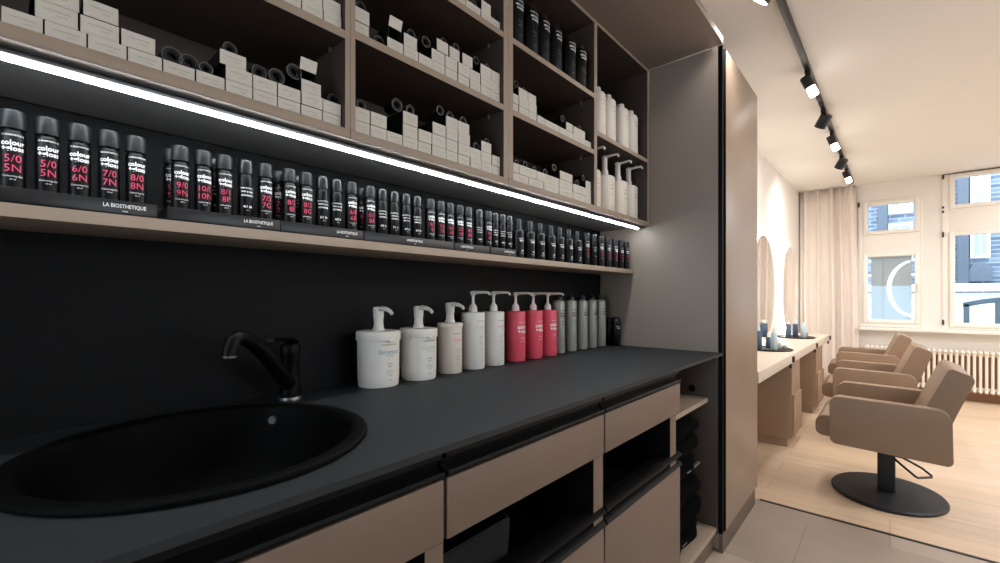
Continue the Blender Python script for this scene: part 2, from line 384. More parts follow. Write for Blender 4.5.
# ------------------------------------------------------------------ worktop, sink, faucet
ZW = .90; XF = -.560
SC = (-.87,.235); SR = .238
t = bmesh.new()
ov = [t.verts.new(p+(ZW,)) for p in [(XB+.001,-1.2),(XF,-1.2),(XF,2.128),(XB+.001,2.128)]]
cv = [t.verts.new((SC[0]+SR*math.cos(2*PI*k/64), SC[1]+SR*math.sin(2*PI*k/64), ZW)) for k in range(64)]
for L in (ov, cv):
    for k in range(len(L)): t.edges.new((L[k], L[(k+1)%len(L)]))
bmesh.ops.triangle_fill(t, use_beauty=True, use_dissolve=False, edges=t.edges[:])
ge = bmesh.ops.extrude_face_region(t, geom=t.faces[:])
for v in [g for g in ge['geom'] if isinstance(g, bmesh.types.BMVert)]: v.co.z -= .012
bmesh.ops.recalc_face_normals(t, faces=t.faces[:])
b = MB(); b.merge(t,'worktop'); b.mi('wedge')
for fc in b.bm.faces:
    if fc.normal.x > .9 and fc.calc_center_median().x > XF-.01: fc.material_index = 1
o = b.build('worktop', smooth=20); tag(o, 'long dark slate worktop with a round cut-out for the sink', 'worktop')

s = thing('round_sink', 'round black composite sink set into the dark worktop', 'sink', (SC[0],SC[1],ZW))
b = MB()
b.lathe([(.256,.0006),(.2568,.0045),(.2555,.0072),(.252,.0082),(.236,.0078),(.230,.0068),(.2265,.003),(.223,-.006),(.218,-.04),(.205,-.10),(.185,-.135),(.14,-.152),(.06,-.158),(.045,-.159),(.045,-.163),(.0,-.163)],'granite',(SC[0],SC[1],ZW),72)
b.lathe([(.0,-.168),(.145,-.158),(.192,-.139),(.212,-.10),(.226,-.04),(.230,-.001),(.256,.0006)],'granite',(SC[0],SC[1],ZW),72)
b.build('bowl', s, smooth=60)
b = MB(); b.lathe([(0,-.160),(.02,-.160),(.03,-.157),(.040,-.1565),(.043,-.159),(.043,-.1625)],'steel',(SC[0],SC[1],ZW),32); b.build('drain', s)
d = Vector((-.148,.156,0)).normalized(); p = Vector((SC[0],SC[1],ZW-.022)) + d*.2195
b = MB(); R = Matrix.Translation(p) @ d.to_track_quat('Z','Y').to_matrix().to_4x4()
b.lathe([(0,-.002),(.004,-.002),(.005,-.004),(.008,-.004),(.009,-.001),(.009,.003)],'steel',(0,0,0),20,mtx=R); b.build('overflow', s)

fx, fy = -1.10,.466
f = thing('mixer_tap', 'matt black mixer tap standing behind the round sink', 'tap', (fx,fy,ZW))
b = MB(); b.lathe([(0,0),(.026,0),(.026,.004),(.0245,.0075),(.0,.0075)],'alu',(fx,fy,ZW),32); b.build('base_ring', f)
b = MB(); b.lathe([(0,.007),(.024,.007),(.024,.03),(.0215,.045),(.0215,.105),(.0235,.112),(.0235,.128),(.019,.136),(0,.138)],'faucet',(fx,fy,ZW),32); b.build('body', f)
dx, dy = .7071,-.7071
def fp(t_, z): return (fx+dx*t_, fy+dy*t_, ZW+z)
b = MB(); b.tube([fp(.005,.035),fp(.05,.068),(fp(.10,.105)),fp(.15,.138),fp(.19,.160),fp(.222,.171),fp(.246,.173),fp(.262,.166),fp(.268,.150),fp(.269,.141)],[.018,.0175,.0165,.0155,.0145,.014,.0138,.0135,.013,.013],'faucet',18); sp = b.build('spout', f, smooth=60)
b = MB(); b.lathe([(.0,-.003),(.0115,-.003),(.0125,.001),(.0125,.004)],'steel',fp(.269,.141),18); b.build('aerator', sp)
b = MB(); b.tube([fp(-.012,.139),fp(.012,.146),fp(.05,.151),fp(.105,.154)],[.017,.016,.012,.010],'faucet',14,flat=.38); b.build('lever', f, smooth=60)

# ------------------------------------------------------------------ base cabinets
XD = -.562; XI = -.582
def base_unit(y0, y1, label, posts, has_bin=False):
    u = thing('base_cabinet', label, 'cabinet', (XD,y0,0), 'base cabinets under the worktop')
    b = MB()
    b.box(XB+.02,XB+.032,y0,y1,.09,.70,'black'); b.box(XB+.03,XI,y0,y1,.09,.108,'black')
    b.build('carcass', u)
    b = MB(); b.box(XB+.04,XI-.03,y0+.002,y1-.002,.545,.556,'black'); b.build('niche_floor', u)
    for a, c in posts:
        b = MB(); b.box(XB+.03,XD-.006,a,c,.108,.735,'black'); b.box(XD-.006,XD-.004,a,c,.108,.735,'front'); b.build('side_panel', u)
    b = MB(); b.box(XI+.001,XD,y0+.003,y1-.003,.738,.842,'front',.0012)
    dr = b.build('drawer', u)
    b = MB(); b.prism([(XI-.01,.8875),(XD-.004,.8875),(XD-.004,.876),(XD-.016,.872),(XD-.018,.860),(XD-.004,.852),(XD+.002,.856),(XD+.004,.851),(XD,.8445),(XI-.01,.8445)], y0+.003,y1-.003,'profile','y'); b.build('handle_profile', dr)
    b = MB(); b.box(XI+.001,XD,y0+.003,y1-.003,.10,.543,'front',.0012)
    dd = b.build('door', u)
    b = MB(); b.prism([(XI-.03,.598),(XD-.004,.598),(XD+.006,.592),(XD+.006,.585),(XD-.012,.578),(XD-.012,.566),(XD+.004,.560),(XD+.008,.553),(XD+.002,.546),(XI-.03,.546)], y0+.003,y1-.003,'profile','y'); b.build('handle_profile', dd)
    b = MB(); b.box(XB+.03,XD-.004,y0,y1,0,.088,'plinth'); b.build('plinth', u)
    return u
base_unit(-.18,.4945,'base cabinet below the sink with a plain taupe drawer front', [(-.178,-.15),(.455,.4935)])
base_unit(.4965,1.0485,'middle base cabinet with a charcoal bin in its open niche', [(1.0,1.0475)])
base_unit(1.0505,1.6085,'base cabinet with empty black niche next to the towel shelves', [(1.524,1.575)])
# black splash-dark niche backs are the carcass; a felt bin stands in the middle niche
b = MB()
t = bmesh.new(); base = [(-.83,.535),(-.628,.535),(-.628,.735),(-.83,.735)]
o_ = [t.verts.new((x,y,.5565)) for x,y in base]; cx, cy = -.729,.635
p_ = [t.verts.new((cx+(x-cx)*1.04, cy+(y-cy)*1.06,.668)) for x,y in base]; i_ = [t.verts.new((cx+(x-cx)*.98, cy+(y-cy)*1.0,.668)) for x,y in base]; j_ = [t.verts.new((cx+(x-cx)*.94, cy+(y-cy)*.94,.561)) for x,y in base]
t.faces.new(o_); t.faces.new(j_)
for A,B in ((o_,p_),(p_,i_),(i_,j_)):
    for k in range(4): t.faces.new((A[k],A[(k+1)%4],B[(k+1)%4],B[k]))
bmesh.ops.recalc_face_normals(t, faces=t.faces[:]); bmesh.ops.bevel(t, geom=t.edges[:], offset=.004, segments=2, affect='EDGES')
b.merge(t,'bin'); tag(b.build('storage_bin'), 'charcoal felt bin inside the open niche of the middle cabinet', 'bin')

# open towel shelving between drawers and tall cabinet
y0, y1 = 1.6105,2.1275
u = thing('open_base_shelf', 'open taupe shelf unit of black towels beside the tall cabinet', 'shelf unit', (-.6,y0,0))
b = MB(); b.box(XB+.02,XB+.032,y0,y1,.09,.88,'inner_shade'); b.build('back_panel', u)
b = MB(); b.box(XB+.032,-.60,y0,y0+.016,.09,.883,'inner_shade',.001); b.build('side_panel', u)
b = MB(); b.box(XB+.032,-.578,y1-.018,y1,.09,.883,'inner_shade',.001); sp = b.build('side_panel', u)
q = MB(); q.box(-.578,-.5765,y1-.018,y1,.09,.883,'alu'); q.build('edge_band', sp)
q = MB(); q.lathe([(0,.0),(.016,.0),(.018,-.003),(.02,-.006),(0,-.006)],'black',(0,0,0),20,mtx=Matrix.Translation((-.685,y1-.0185,.728)) @ Matrix.Rotation(PI/2,4,'X')); q.build('cable_grommet', sp)
b = MB(); b.box(XB+.032,-.615,y0+.016,y1-.018,.676,.696,'edge',.001); b.build('shelf', u)
b = MB(); b.box(XB+.032,-.58,y0+.016,y1-.018,.10,.122,'edge',.001); b.build('bottom_panel', u)
b = MB(); b.box(XB+.032,-.60,y0,y1,0,.09,'plinth'); b.build('plinth', u)
TL = ['black folded towel, topmost of the heap under the open shelf','black folded towel, second from the top of the heap','black folded towel with a pale edge at mid height of the heap','black folded towel below the pale-edged one','black folded towel, second from the bottom of the heap','black folded towel at the bottom of the heap on the shelf floor']
zt = .1225
for k, h in enumerate([.085,.088,.084,.09,.088,.07]):
    li = 5-k
    t = bmesh.new(); bmesh.ops.create_cube(t, size=1)
    bmesh.ops.subdivide_edges(t, edges=t.edges[:], cuts=5, use_grid_fill=True)
    x0,x1 = -1.02,-.602+random.uniform(-.02,.012); ya,yb = 1.648,2.075+random.uniform(-.04,.025)
    for v in t.verts:
        c = v.co*2; m_ = max(abs(c.x),abs(c.y),abs(c.z))
        q = Vector((c.x,c.y,c.z)); n4 = (abs(q.x)**5+abs(q.y)**5+abs(q.z)**3)**(.2)
        q = q/max(n4,.5)
        w = .006*math.sin(q.y*7+k*2.1)+.004*math.sin(q.x*9+k)
        v.co = Vector(((x0+x1)/2+q.x*(x1-x0)/2 + w*1.6*abs(q.x), (ya+yb)/2+q.y*(yb-ya)/2 + w, zt+h/2+q.z*h/2*(1-.04*abs(math.sin(q.y*4+k)))))
    b = MB(); b.merge(t,'towel')
    o = b.build('folded_towel', smooth=80); tag(o, TL[li], 'towel', 'black towels in the open base shelf')
    if li in (2,5):
        e = MB(); e.box(x1-.012,x1+.0005,1.86 if li==2 else 1.78,2.02 if li==2 else 1.95,zt+h*.42,zt+h*.42+.007,'tag',.002);
        q = e.build('pale_hem', o); q['label'] = 'pale hem of a black towel'
    zt += h+.002

# ------------------------------------------------------------------ tall cabinet
u = thing('tall_cabinet', 'full height taupe cabinet at the end of the worktop', 'cabinet', (-.56,YP,0))
b = MB(); b.box(XB+.002,-.578,YP,YP+.02,.02,2.277,'taupe',.001); b.box(XB+.002,-.578,YP+.02,2.79,2.255,2.277,'taupe'); b.box(XB+.002,-.578,2.79,2.81,.02,2.277,'taupe',.001); b.box(XB+.002,XB+.012,YP+.02,2.79,.1,2.255,'inner_shade'); b.build('carcass', u)
b = MB(); b.prism([(-.578,YP),(-.560,YP),(-.560,YP+.010),(-.566,YP+.014),(-.566,YP+.04),(-.558,YP+.044),(-.558,YP+.05),(-.578,YP+.05)], .088,2.277,'profile','z'); b.build('handle_profile', u)
b = MB(); b.box(-.577,-.558,YP+.053,2.812,.088,2.277,'gloss',.0015); b.build('door', u)
b = MB(); b.box(XB+.03,-.560,YP+.005,2.764,0,.085,'plinth',.001); b.build('plinth', u)

# ------------------------------------------------------------------ small shelf bottles
XA = -1.004
def body_gloss(mb, code):
    r = .0143
    mb.lathe([(0,0),(.0125,0),(r,.002),(r,.104),(.0128,.107),(.0118,.109),(.0118,.1135),(0,.1135)],'plastic',segs=28)
    rr = r+.0002
    mb.text('LA BIOSTHETIQUE', .0032,'white',curved(rr,.1005),.01)
    mb.text('colour', .0104,'white',curved(rr,.0885),.03)
    mb.text('+gloss', .0104,'white',curved(rr,.0800),.03)
    mb.text(code[0], .0158,'pinkink',curved(rr,.0645),-.004)
    mb.text(code[1], .0158,'pinkink',curved(rr,.0500),-.004)
    mb.text('Colouring Gel', .0040,'white',curved(rr,.0385),.0)
    mb.text('60 ml', .0030,'white',curved(rr,.0335),.0)
def body_dark(mb, code):
    r = .0140
    mb.lathe([(0,0),(.0125,0),(r,.002),(r,.104),(.0130,.106),(.0122,.1075),(.0122,.112),(0,.112)],'plastic',segs=28)
    rr = r+.0002
    mb.text('LA BIOSTHETIQUE', .0040,'white',curved(rr,.0800),.02)
    mb.text('TINT & TONE', .0046,'white',curved(rr,.0725),.02)
    mb.text('ADVANCED', .0050,'white',curved(rr,.0650),.02)
    mb.text(code, .0068,'white',curved(rr,.0420),.02)
    mb.text('60 ml', .0030,'white',curved(rr,.0345),.0)
def body_mousse(mb, code):
    r = .0215
    mb.lathe([(0,0),(.0195,0),(r,.002),(r,.092),(.0195,.098),(.0145,.1015),(.0115,.1025),(.0115,.106),(0,.106)],'plastic',segs=28)
    rr = r+.0002
    mb.text('LA BIOSTHETIQUE', .0040,'white',curved(rr,.0680),.02)
    mb.text('VISION', .0085,'white',curved(rr,.0600),.03)
    mb.text(code, .0095,'white',curved(rr,.0240),.02)
    mb.text('COLOUR', .0046,'white',curved(rr,.0150),.01)
def mk_cap(kind):
    mb = MB()
    if kind == 'g':
        mb.lathe([(0,.1115),(.0146,.1115),(.0147,.113),(.0143,.136),(.0135,.1390),(.0110,.1405),(0,.141)],'capgrey',segs=28)
    elif kind == 'd':
        mb.lathe([(0,.1105),(.0143,.1105),(.0144,.112),(.0140,.1345),(.0132,.1382),(.0115,.1400),(0,.1405)],'capblack',segs=28)
    else:
        mb.lathe([(0,.104),(.0122,.104),(.0122,.134),(.0114,.1378),(.009,.1392),(0,.1396)],'capgrey',segs=28)
    o = mb.build('cap', local=True); me = o.data; bpy.data.objects.remove(o); return me
CAPS = {k: mk_cap(k) for k in 'gdw'}
TRAYZ = .004
NAMES = {'g':'black bottle, pink %s code','d':'all-black bottle, white %s code','w':'wider black bottle, white %s code'}
front = [ # u in the photo, kind, code, tray number (0 = straight on the shelf)
 (12.8,'g',('5/0','5N'),1),(47.5,'g',('5/0','5N'),1),(79.5,'g',('6/0','6N'),1),(109,'g',('7/0','7N'),1),(135.7,'g',('8/0','8N'),1),
 (180.3,'g',('9/0','9N'),2),(203,'g',('10/0','10N'),2),(224.3,'g',('8/1','8P'),2),(245.3,'d','4/1 6A',2),(265,'g',('7/3','7G'),2),
 (289,'g',('8/2','8I'),3),(305.7,'g',('8/3','8G'),3),(321.8,'d','5/1 5A',3),(335.9,'d','6/2 6I',3),(351,'g',('6/8','6B'),3),
 (369.2,'g',('8/1','8A'),4),(381.4,'d','4/3 4G',4),(393.3,'d','7/1 7A',4),(405,'d','6/3 6G',4),(416.2,'d','5/7 5M',4),(429.7,'g',('9/2','9I'),4),(439.8,'g',('7/8','7B'),4),(449.2,'g',('6/6','6R'),4),
 (458.8,'g',('5/5','5M'),5),(467.5,'g',('8/4','8K'),5),(478,'d','8/1 8A',5),(487.4,'g',('9/3','9G'),5),(494.1,'d','7/2 7I',6),(501.4,'d','5/3 5G',6),(508.3,'d','6/7 6M',6),
 (517.8,'w','4/0',0),(529,'w','5/0',0),(539.2,'w','4/1',0),(550,'w','6/0',0),(558.8,'w','7/0',0),(567.8,'w','8/0',0),(576.4,'w','5/7',0),
 (586,'g',('6/4','6K'),0),(593.4,'d','3/0 3N',0),(600.4,'g',('7/4','7K'),0),(607.6,'g',('5/4','5K'),0),(614.8,'g',('8/5','8M'),0),(620.8,'g',('4/7','4B'),0),(626.2,'g',('3/7','3B'),0)]
TW = ['','first','second','third','fourth','fifth','sixth']
def shelf_bottle(kind, code, loc, label, group, rz):
    o = thing('colour_bottle' if kind != 'w' else 'mousse_bottle', label, 'bottle', loc, group, rz)
    mb = MB(); {'g':body_gloss,'d':body_dark,'w':body_mousse}[kind](mb, code); mb.build('bottle_body', o, local=True)
    c = bpy.data.objects.new('cap', CAPS[kind]); COL.objects.link(c); c.parent = o
    return o
cnt = {}
tot = {}
for f_ in front: tot[f_[3]] = tot.get(f_[3],0)+1
ypos = []
for u_, kind, code, tr in front:
    x = XA if tr else XA+.006
    if kind == 'w': x = XA+.004
    y = y_at(u_, x); ypos.append((y,tr))
    cnt[tr] = cnt.get(tr,0)+1; n = cnt[tr]
    cs = '/'.join(code) if isinstance(code, tuple) else code
    cs = (code[0]+' '+code[1]) if isinstance(code, tuple) else code
    where = ('%s in the %s tray from the sink' % (ORD[n-1], TW[tr])) if tr else ('%s past the trays' % ORD[n-1])
    lab = (NAMES[kind] % cs) + ', ' + where
    shelf_bottle(kind, code, (x,y,ZS+(TRAYZ if tr else .0003)), lab, 'bottles in the front row of the lit shelf', math.radians(random.uniform(-4,4)))
# second-row bottles that show between the front ones
for (u_, kind, code, wh) in [(172,'g',('9/0','9N'),'behind the 9/0 9N bottle'),(278.5,'g',('7/1','7A'),'between 7/3 7G and 8/2 8I'),(361.5,'g',('6/8','6B'),'between 6/8 6B and 8/1 8A'),(214.6,'d','10/0','between 10/0 10N and 8/1 8P'),(298.7,'d','8/2','between 8/2 8I and 8/3 8G')]:
    x = XA-.036
    cs = (code[0]+' '+code[1]) if isinstance(code, tuple) else code
    shelf_bottle(kind, code, (x,y_at(u_,x),ZS+TRAYZ), 'black bottle half hidden in the second row %s' % wh, 'bottles in the second row of the lit shelf', 0)
# display trays
def ends(u0,u1): return y_at(u0,XS-.004), y_at(u1,XS-.004)
trays = [(-.055,y_at(157,-.981)),ends(167.5,280),ends(281,363.2),ends(364,453.6),ends(454.4,489.6),ends(490.4,516)]
lbl_u = [(103,146),(244,273),(337,357.5),(407,422.6),(461,473),(504.5,514.5)]
desc = ['nearest the sink','holding 9/0 9N and 10/0 10N','holding 8/2 8I and 6/8 6B','holding 8/1 8A and four all-black bottles','holding 5/5 5M and 9/3 9G','narrowest and last before the mousse bottles']
for k, (a, c) in enumerate(trays):
    o = thing('display_tray', 'black bottle display tray with white lettering, %s' % desc[k], 'tray', (XS-.004,a,ZS), 'display trays on the lit shelf')
    b = MB(); x0,x1 = XS-.075,XS-.003
    b.box(x0,x1,a,c,ZS+.0002,ZS+.003,'tray',.0005); b.box(x1-.003,x1,a,c,ZS+.0002,ZS+.0245,'tray',.0008); b.box(x0,x0+.002,a,c,ZS+.003,ZS+.03,'tray',.0005)
    b.box(x0,x1,a,a+.0015,ZS+.003,ZS+.0235,'tray'); b.box(x0,x1,c-.0015,c,ZS+.003,ZS+.0235,'tray')
    ya, yb = y_at(lbl_u[k][0],x1), y_at(lbl_u[k][1],x1); w = yb-ya; ym = (ya+yb)/2
    me = text_mesh('LA BIOSTHETIQUE',.012); tw = max(v.co.x for v in me.vertices)-min(v.co.x for v in me.vertices)
    sz = min(w/tw,.0085)
    b.text('LA BIOSTHETIQUE', sz,'white',lambda x,y: (x1+.0002, ym+x, ZS+.0145+y*1.3),.012)
    b.text('PARIS', sz*.45,'white',lambda x,y: (x1+.0002, ym+x, ZS+.0062+y),.0)
    b.build('tray_body', o)

# ------------------------------------------------------------------ pump bottles on the worktop
def pump(mb_owner, z0, r_neck, style, key):
    """pump head as a part with its nozzle pointing +X"""
    h = MB()
    if style == 'tub':
        h.lathe([(0,0),(.0165,0),(.0165,.006),(.0140,.010),(.0130,.030),(.0145,.034),(.0150,.050),(.0155,.060),(.0135,.066),(0,.068)],key,(0,0,z0),24)
        h.tube([(-.004,0,z0+.058),(.018,0,z0+.0625),(.040,0,z0+.0605),(.058,0,z0+.0545),(.0655,0,z0+.048)],[.0095,.0090,.0075,.0062,.0055],key,14,flat=.8)
    else:
        h.lathe([(0,0),(.0145,0),(.0150,.003),(.0145,.014),(.0120,.022),(.0070,.028),(.0052,.034),(.0052,.056),(.0065,.058),(.0085,.060),(.0100,.063),(.0100,.069),(.0085,.072),(0,.073)],key,(0,0,z0),24)
        h.tube([(0,0,z0+.0675),(.030,0,z0+.0690),(.060,0,z0+.0690),(.073,0,z0+.0675),(.079,0,z0+.0630),(.080,0,z0+.0595)],[.0065,.0050,.0044,.0042,.0040,.0038],key,12)
    return h.build('pump_head', mb_owner, local=True, smooth=50)
def vb_text(mb, r, lines):
    for s_, size, z, key, bold, off in lines:
        mb.text(s_, size, key, (lambda z_, off_: (lambda x,y: (r*math.cos(off_+x/r), r*math.sin(off_+x/r), z_+y)))(z, off), bold)
def tub(loc, label, r, h, key, lines, lid=True, rz=0):
    o = thing('pump_tub', label, 'pump bottle', loc, 'pump bottles on the worktop', rz)
    b = MB(); b.lathe([(0,0),(r*.93,0),(r*.97,.003),(r,.03),(r*1.01,h-.028),(r*1.01,h-.006),(r*.9,h-.004),(0,h-.004)],key,segs=48)
    vb_text(b, r*1.012, lines); b.build('tub_body', o, local=True)
    b = MB(); b.lathe([(r*1.0,h-.027),(r*1.06,h-.027),(r*1.075,h-.024),(r*1.07,h-.006),(r*1.04,h-.001),(r*.9,h),(.02,h+.001),(0,h+.001)],key,segs=48)
    b.box(r*1.02,r*1.15,-.010,.010,h-.030,h-.022,key,.003); b.build('lid', o, local=True)
    pump(o, h, .016,'tub','pump'); return o
def flask(loc, label, r, h, key, lines, group, pkey='pump', style='bottle', rz=0):
    o = thing('pump_bottle', label, 'pump bottle', loc, group, rz)
    b = MB(); b.lathe([(0,0),(r*.94,0),(r,.003),(r,h-.005),(r*.985,h-.002),(r*.93,h),(.018,h),(.016,h+.002),(0,h+.002)],key,segs=40)
    vb_text(b, r+.0004, lines); b.build('bottle_body', o, local=True)
    pump(o, h+.001, .014, style, pkey); return o
def L(color, word, sub, dz=0, s=1.):
    return [('LA BIOSTHETIQUE',.0058*s,.118+dz,'ink',.01,0),(word,.0175*s,.098+dz,color,.0,0),(sub,.0062*s,.088+dz,color,.0,0),('Repair',.0066*s,.066+dz,'ink',0,0),('Mask',.0066*s,.058+dz,'ink',0,0),('intensive care',.0044*s,.046+dz,'ink',0,0),('for dry hair',.0044*s,.040+dz,'ink',0,0),('1000 ml',.0042*s,.034+dz,'ink',0,0),('PARIS',.0046*s,.020+dz,'ink',0,0)]
PUMPX = -1.09
tub((PUMPX,y_at(378.5,PUMPX),ZW+.0003),'white pump tub with blue lettering, widest and nearest the tap',.0575,.155,'wplastic',L('inkblue','Structure','Nutrition'))
tub((PUMPX,y_at(418.5,PUMPX),ZW+.0003),'white pump tub with pale green lettering, beside the blue-lettered tub',.0545,.155,'wplastic',L('inkgreen','Control','Anti Frizz'))
o = flask((PUMPX-.005,y_at(450,PUMPX-.005),ZW+.0003),'cream pump pot with rose lettering and a short pump spout',.040,.163,'cream',[(a,b_,c,d_,e,f2) for a,b_,c,d_,e,f2 in L('inkred','Color','Protection',.012,.8)],'pump bottles on the worktop','pump','tub')
q = MB(); q.lathe([(.040,.150),(.0425,.150),(.043,.152),(.0425,.162),(.040,.1645),(.02,.165),(.02,.163)],'cream',segs=40); q.build('lid', o, local=True)
GW = 'pump bottles on the worktop'
flask((PUMPX-.01,y_at(473,PUMPX-.01),ZW+.0003),'tall white pump bottle with pale green lettering behind the cream pot',.0415,.196,'wplastic',L('inkgreen','Control','Shampoo',.048,.8),GW)
flask((PUMPX-.01,y_at(493.5,PUMPX-.01),ZW+.0003),'tall white pump bottle with rose lettering beside the coral bottles',.0400,.196,'wplastic',L('inkred','Color','Shampoo',.045,.8),GW)
LP = [('LA BIOSTHETIQUE',.0050,.150,'white',.0,0),('colour',.0200,.133,'white',.03,0),('+gloss',.0200,.116,'white',.03,0),('Shampoo',.0070,.090,'white',0,0),('for coloured hair',.0046,.078,'white',0,0),('1000 ml',.0044,.030,'white',0,0)]
for u_, w in [(515.5,'nearest the white bottles'),(533.2,'in the middle of the three'),(547.6,'beside the grey cans')]:
    flask((PUMPX-.012,y_at(u_,PUMPX-.012),ZW+.0003),'coral pink pump bottle with white lettering, %s' % w,.039,.194,'pink',LP,'coral pump bottles on the worktop','pinkpump')
# grey aerosol cans and the dark bottles at the end
def can(loc, label):
    o = thing('aerosol_can', label, 'can', loc, 'grey cans on the worktop')
    r = .0285; b = MB(); b.lathe([(0,0),(r*.92,0),(r,.004),(r,.222),(r*.97,.228),(r*.80,.234),(.0,.236)],'can',segs=32)
    vb_text(b, r+.0004, [('LA BIOSTHETIQUE',.0055,.190,'ink',.03,0),('Volume',.0125,.176,'ink',.04,0),('Mousse',.0125,.165,'ink',.04,0),('strong hold',.0065,.140,'ink',.02,0),('for fine hair',.0055,.126,'ink',.01,0),('300 ml',.0055,.060,'ink',.01,0)]); b.build('can_body', o, local=True)
    b = MB(); b.lathe([(0,.2355),(.020,.2355),(.0200,.246),(.016,.252),(.009,.254),(.008,.259),(0,.260)],'capblack',segs=24); b.build('nozzle_cap', o, local=True)
    return o
c0 = None
for u_, w in zip([558.5,570.5,581.6,591.3,600.3],['nearest the coral pink bottles','second from the coral pink bottles','middle one of the five','second from the dark end bottles','last before the dark bottles']):
    x = -1.112; loc = (x,y_at(u_,x),ZW+.0003); lab = 'grey aerosol can with black cap on the worktop, %s' % w
    if c0 is None: c0 = can(loc, lab)
    else: copy_thing(c0, loc, lab, math.radians(random.uniform(-5,5)))
def dark_small(loc, label):
    o = thing('styling_bottle', label, 'bottle', loc, 'dark bottles at the end of the worktop')
    b = MB(); r = .022; b.lathe([(0,0),(r*.93,0),(r,.003),(r,.110),(r*.9,.118),(.012,.122),(0,.122)],'plastic',segs=28)
    vb_text(b, r+.0003, [('LA BIOSTHETIQUE',.0050,.098,'white',.03,0),('VISION',.0085,.088,'white',.03,0),('COLOUR',.0050,.030,'white',0,0)]); b.build('bottle_body', o, local=True)
    b = MB(); b.lathe([(0,.120),(.015,.120),(.015,.142),(.012,.147),(0,.148)],'capblack',segs=24); b.build('cap', o, local=True); return o
d0 = dark_small((-1.10,y_at(609.5,-1.10),ZW+.0003),'short dark bottle on the worktop next to the last grey can')
copy_thing(d0,(-1.06,2.098,ZW+.0003),'short dark bottle nearest the tall cabinet, end of the worktop row')

# ------------------------------------------------------------------ cartons in the open cabinets
XC = -.907
def carton(y0, y1, z0, h, label, group, x=XC, depth=.15, rz=0., prt=True):
    o = bpy.data.objects.new('tmp', None)
    w = y1-y0; b = MB(); g = .0008
    b.box(-depth,-.0015,-w/2+g,w/2-g,0,h-.0006,'cartonb')
    b.box(-.0015,0,-w/2+g,w/2-g,0,h-.0006,'cardbox',.0006,1)
    b.box(0,.0004,-w/2+.003,w/2-.003,.0025,h-.004,'cardbox')       # tucked end flap
    if prt:
        s_ = min(w*.075,.0042)
        b.text('LA BIOSTHETIQUE', s_,'print',lambda xx,yy: (.0006, xx, h*.60+yy))
        b.text('COLOUR', s_*.8,'print',lambda xx,yy: (.0006, xx+w*.12, h*.38+yy))
    bpy.data.objects.remove(o)
    ob = b.build('carton', local=True, smooth=30); ob.location = (x,(y0+y1)/2,z0); ob.rotation_euler = (0,0,rz)
    return tag(ob, label, 'carton', group)
TOPS = {}
ROW = ['bottom row','second row','third row','top row','fifth row']
def fill(bay, bayname, z0, h, rows, x=XC, x_ref=XC):
    """rows: list per level of (u0,u1) photo spans"""
    for r_, cols in enumerate(rows):
        for k, (u0,u1) in enumerate(cols):
            lo, hi = {'L':(-.977,.4965),'A':(.5235,1.0265),'B':(1.0735,1.5845)}[bay[0]]
            ya, yb = max(lo,y_at(u0,x_ref)), min(hi,y_at(u1,x_ref))
            carton(ya, yb-.0003, z0+r_*h+.0002, h, 'white carton, %s, %s on the %s' % (ORD[k], ROW[r_], bayname), 'white cartons on the '+bayname, x=x+random.uniform(-.003,.0), rz=math.radians(random.uniform(-.4,.4)))
            TOPS.setdefault(bay,[]).append((ya,yb,z0+(r_+1)*h))
def spans(us): return list(zip(us,us[1:]))
fill('L0','lower shelf nearest the sink',ZB,.0268,[
  spans([-48,0.5,44,87.5,127.5,163,196,225.5,253,278,301.5,323,343]),
  [(-40,0),(34.2,79),(79.8,120.2),(120.9,156.3)]+spans([225.5,253,278,301.5,323,343]),
  [(30,80.4),(82.8,119.5),(220,247.5),(301.5,322)]])
fill('L1','upper shelf nearest the sink',1.736,.031,[spans([258,281,302,323.5,343]), spans([258,281,302,323.5,343])])
fill('A0','lowest shelf of the middle cabinet',ZB,.0315,[
  spans([354.7,370.7,387.5,403.5,418.8,432.4,446.5,458.4,470.5,481.7,492.4,501.8]),
  spans([354.7,370.7,387.3])+spans([403.5,418.8,432.4,446.5,458.4,470.5,481.7,492.4,501.8]),
  [(403.5,418.6),(432.6,446.3)]+spans([446.5,458.4,470.5])+[(481.9,492.2)],
  spans([446.5,458.4,470.3])])
fill('A1','middle shelf of the middle cabinet',1.747,.0325,[
  [(354.2,370)]+spans([387.2,403.5,418.5,432.2,445.7,458.3,470.1,481,491.7,501.5]),
  [(354.2,370),(404,417.6)]+spans([432.2,445.7,458.3,470.1,481,491.7,501.5]),
  [(436.8,448.8),(450,460.6),(462.4,473)]+spans([481,491.7,501.5])])
fill('A2','top shelf of the middle cabinet',1.972,.0325,[spans([441,453,466.2,481.4,491.7,501.5]),[(482,491.7)]])
fill('B0','lowest shelf of the end cabinet',ZB,.0315,[
  spans([513.3,529,544.5,559.5,573.3,586,591.8]),
  spans([513.3,519.5,537.4,559.8,573.3,586,591.8]),
  [(560.2,573),(586.3,591.8)]])
fill('B1','middle shelf of the end cabinet',1.746,.031,[
  spans([512.9,519.2,528.7,537.2,545.2,559.5,573.5,586,592]),
  spans([512.9,519.2,528.7,537.2])+[(566.3,573),(574,585.8)],
  spans([519.4,528.7,537])])
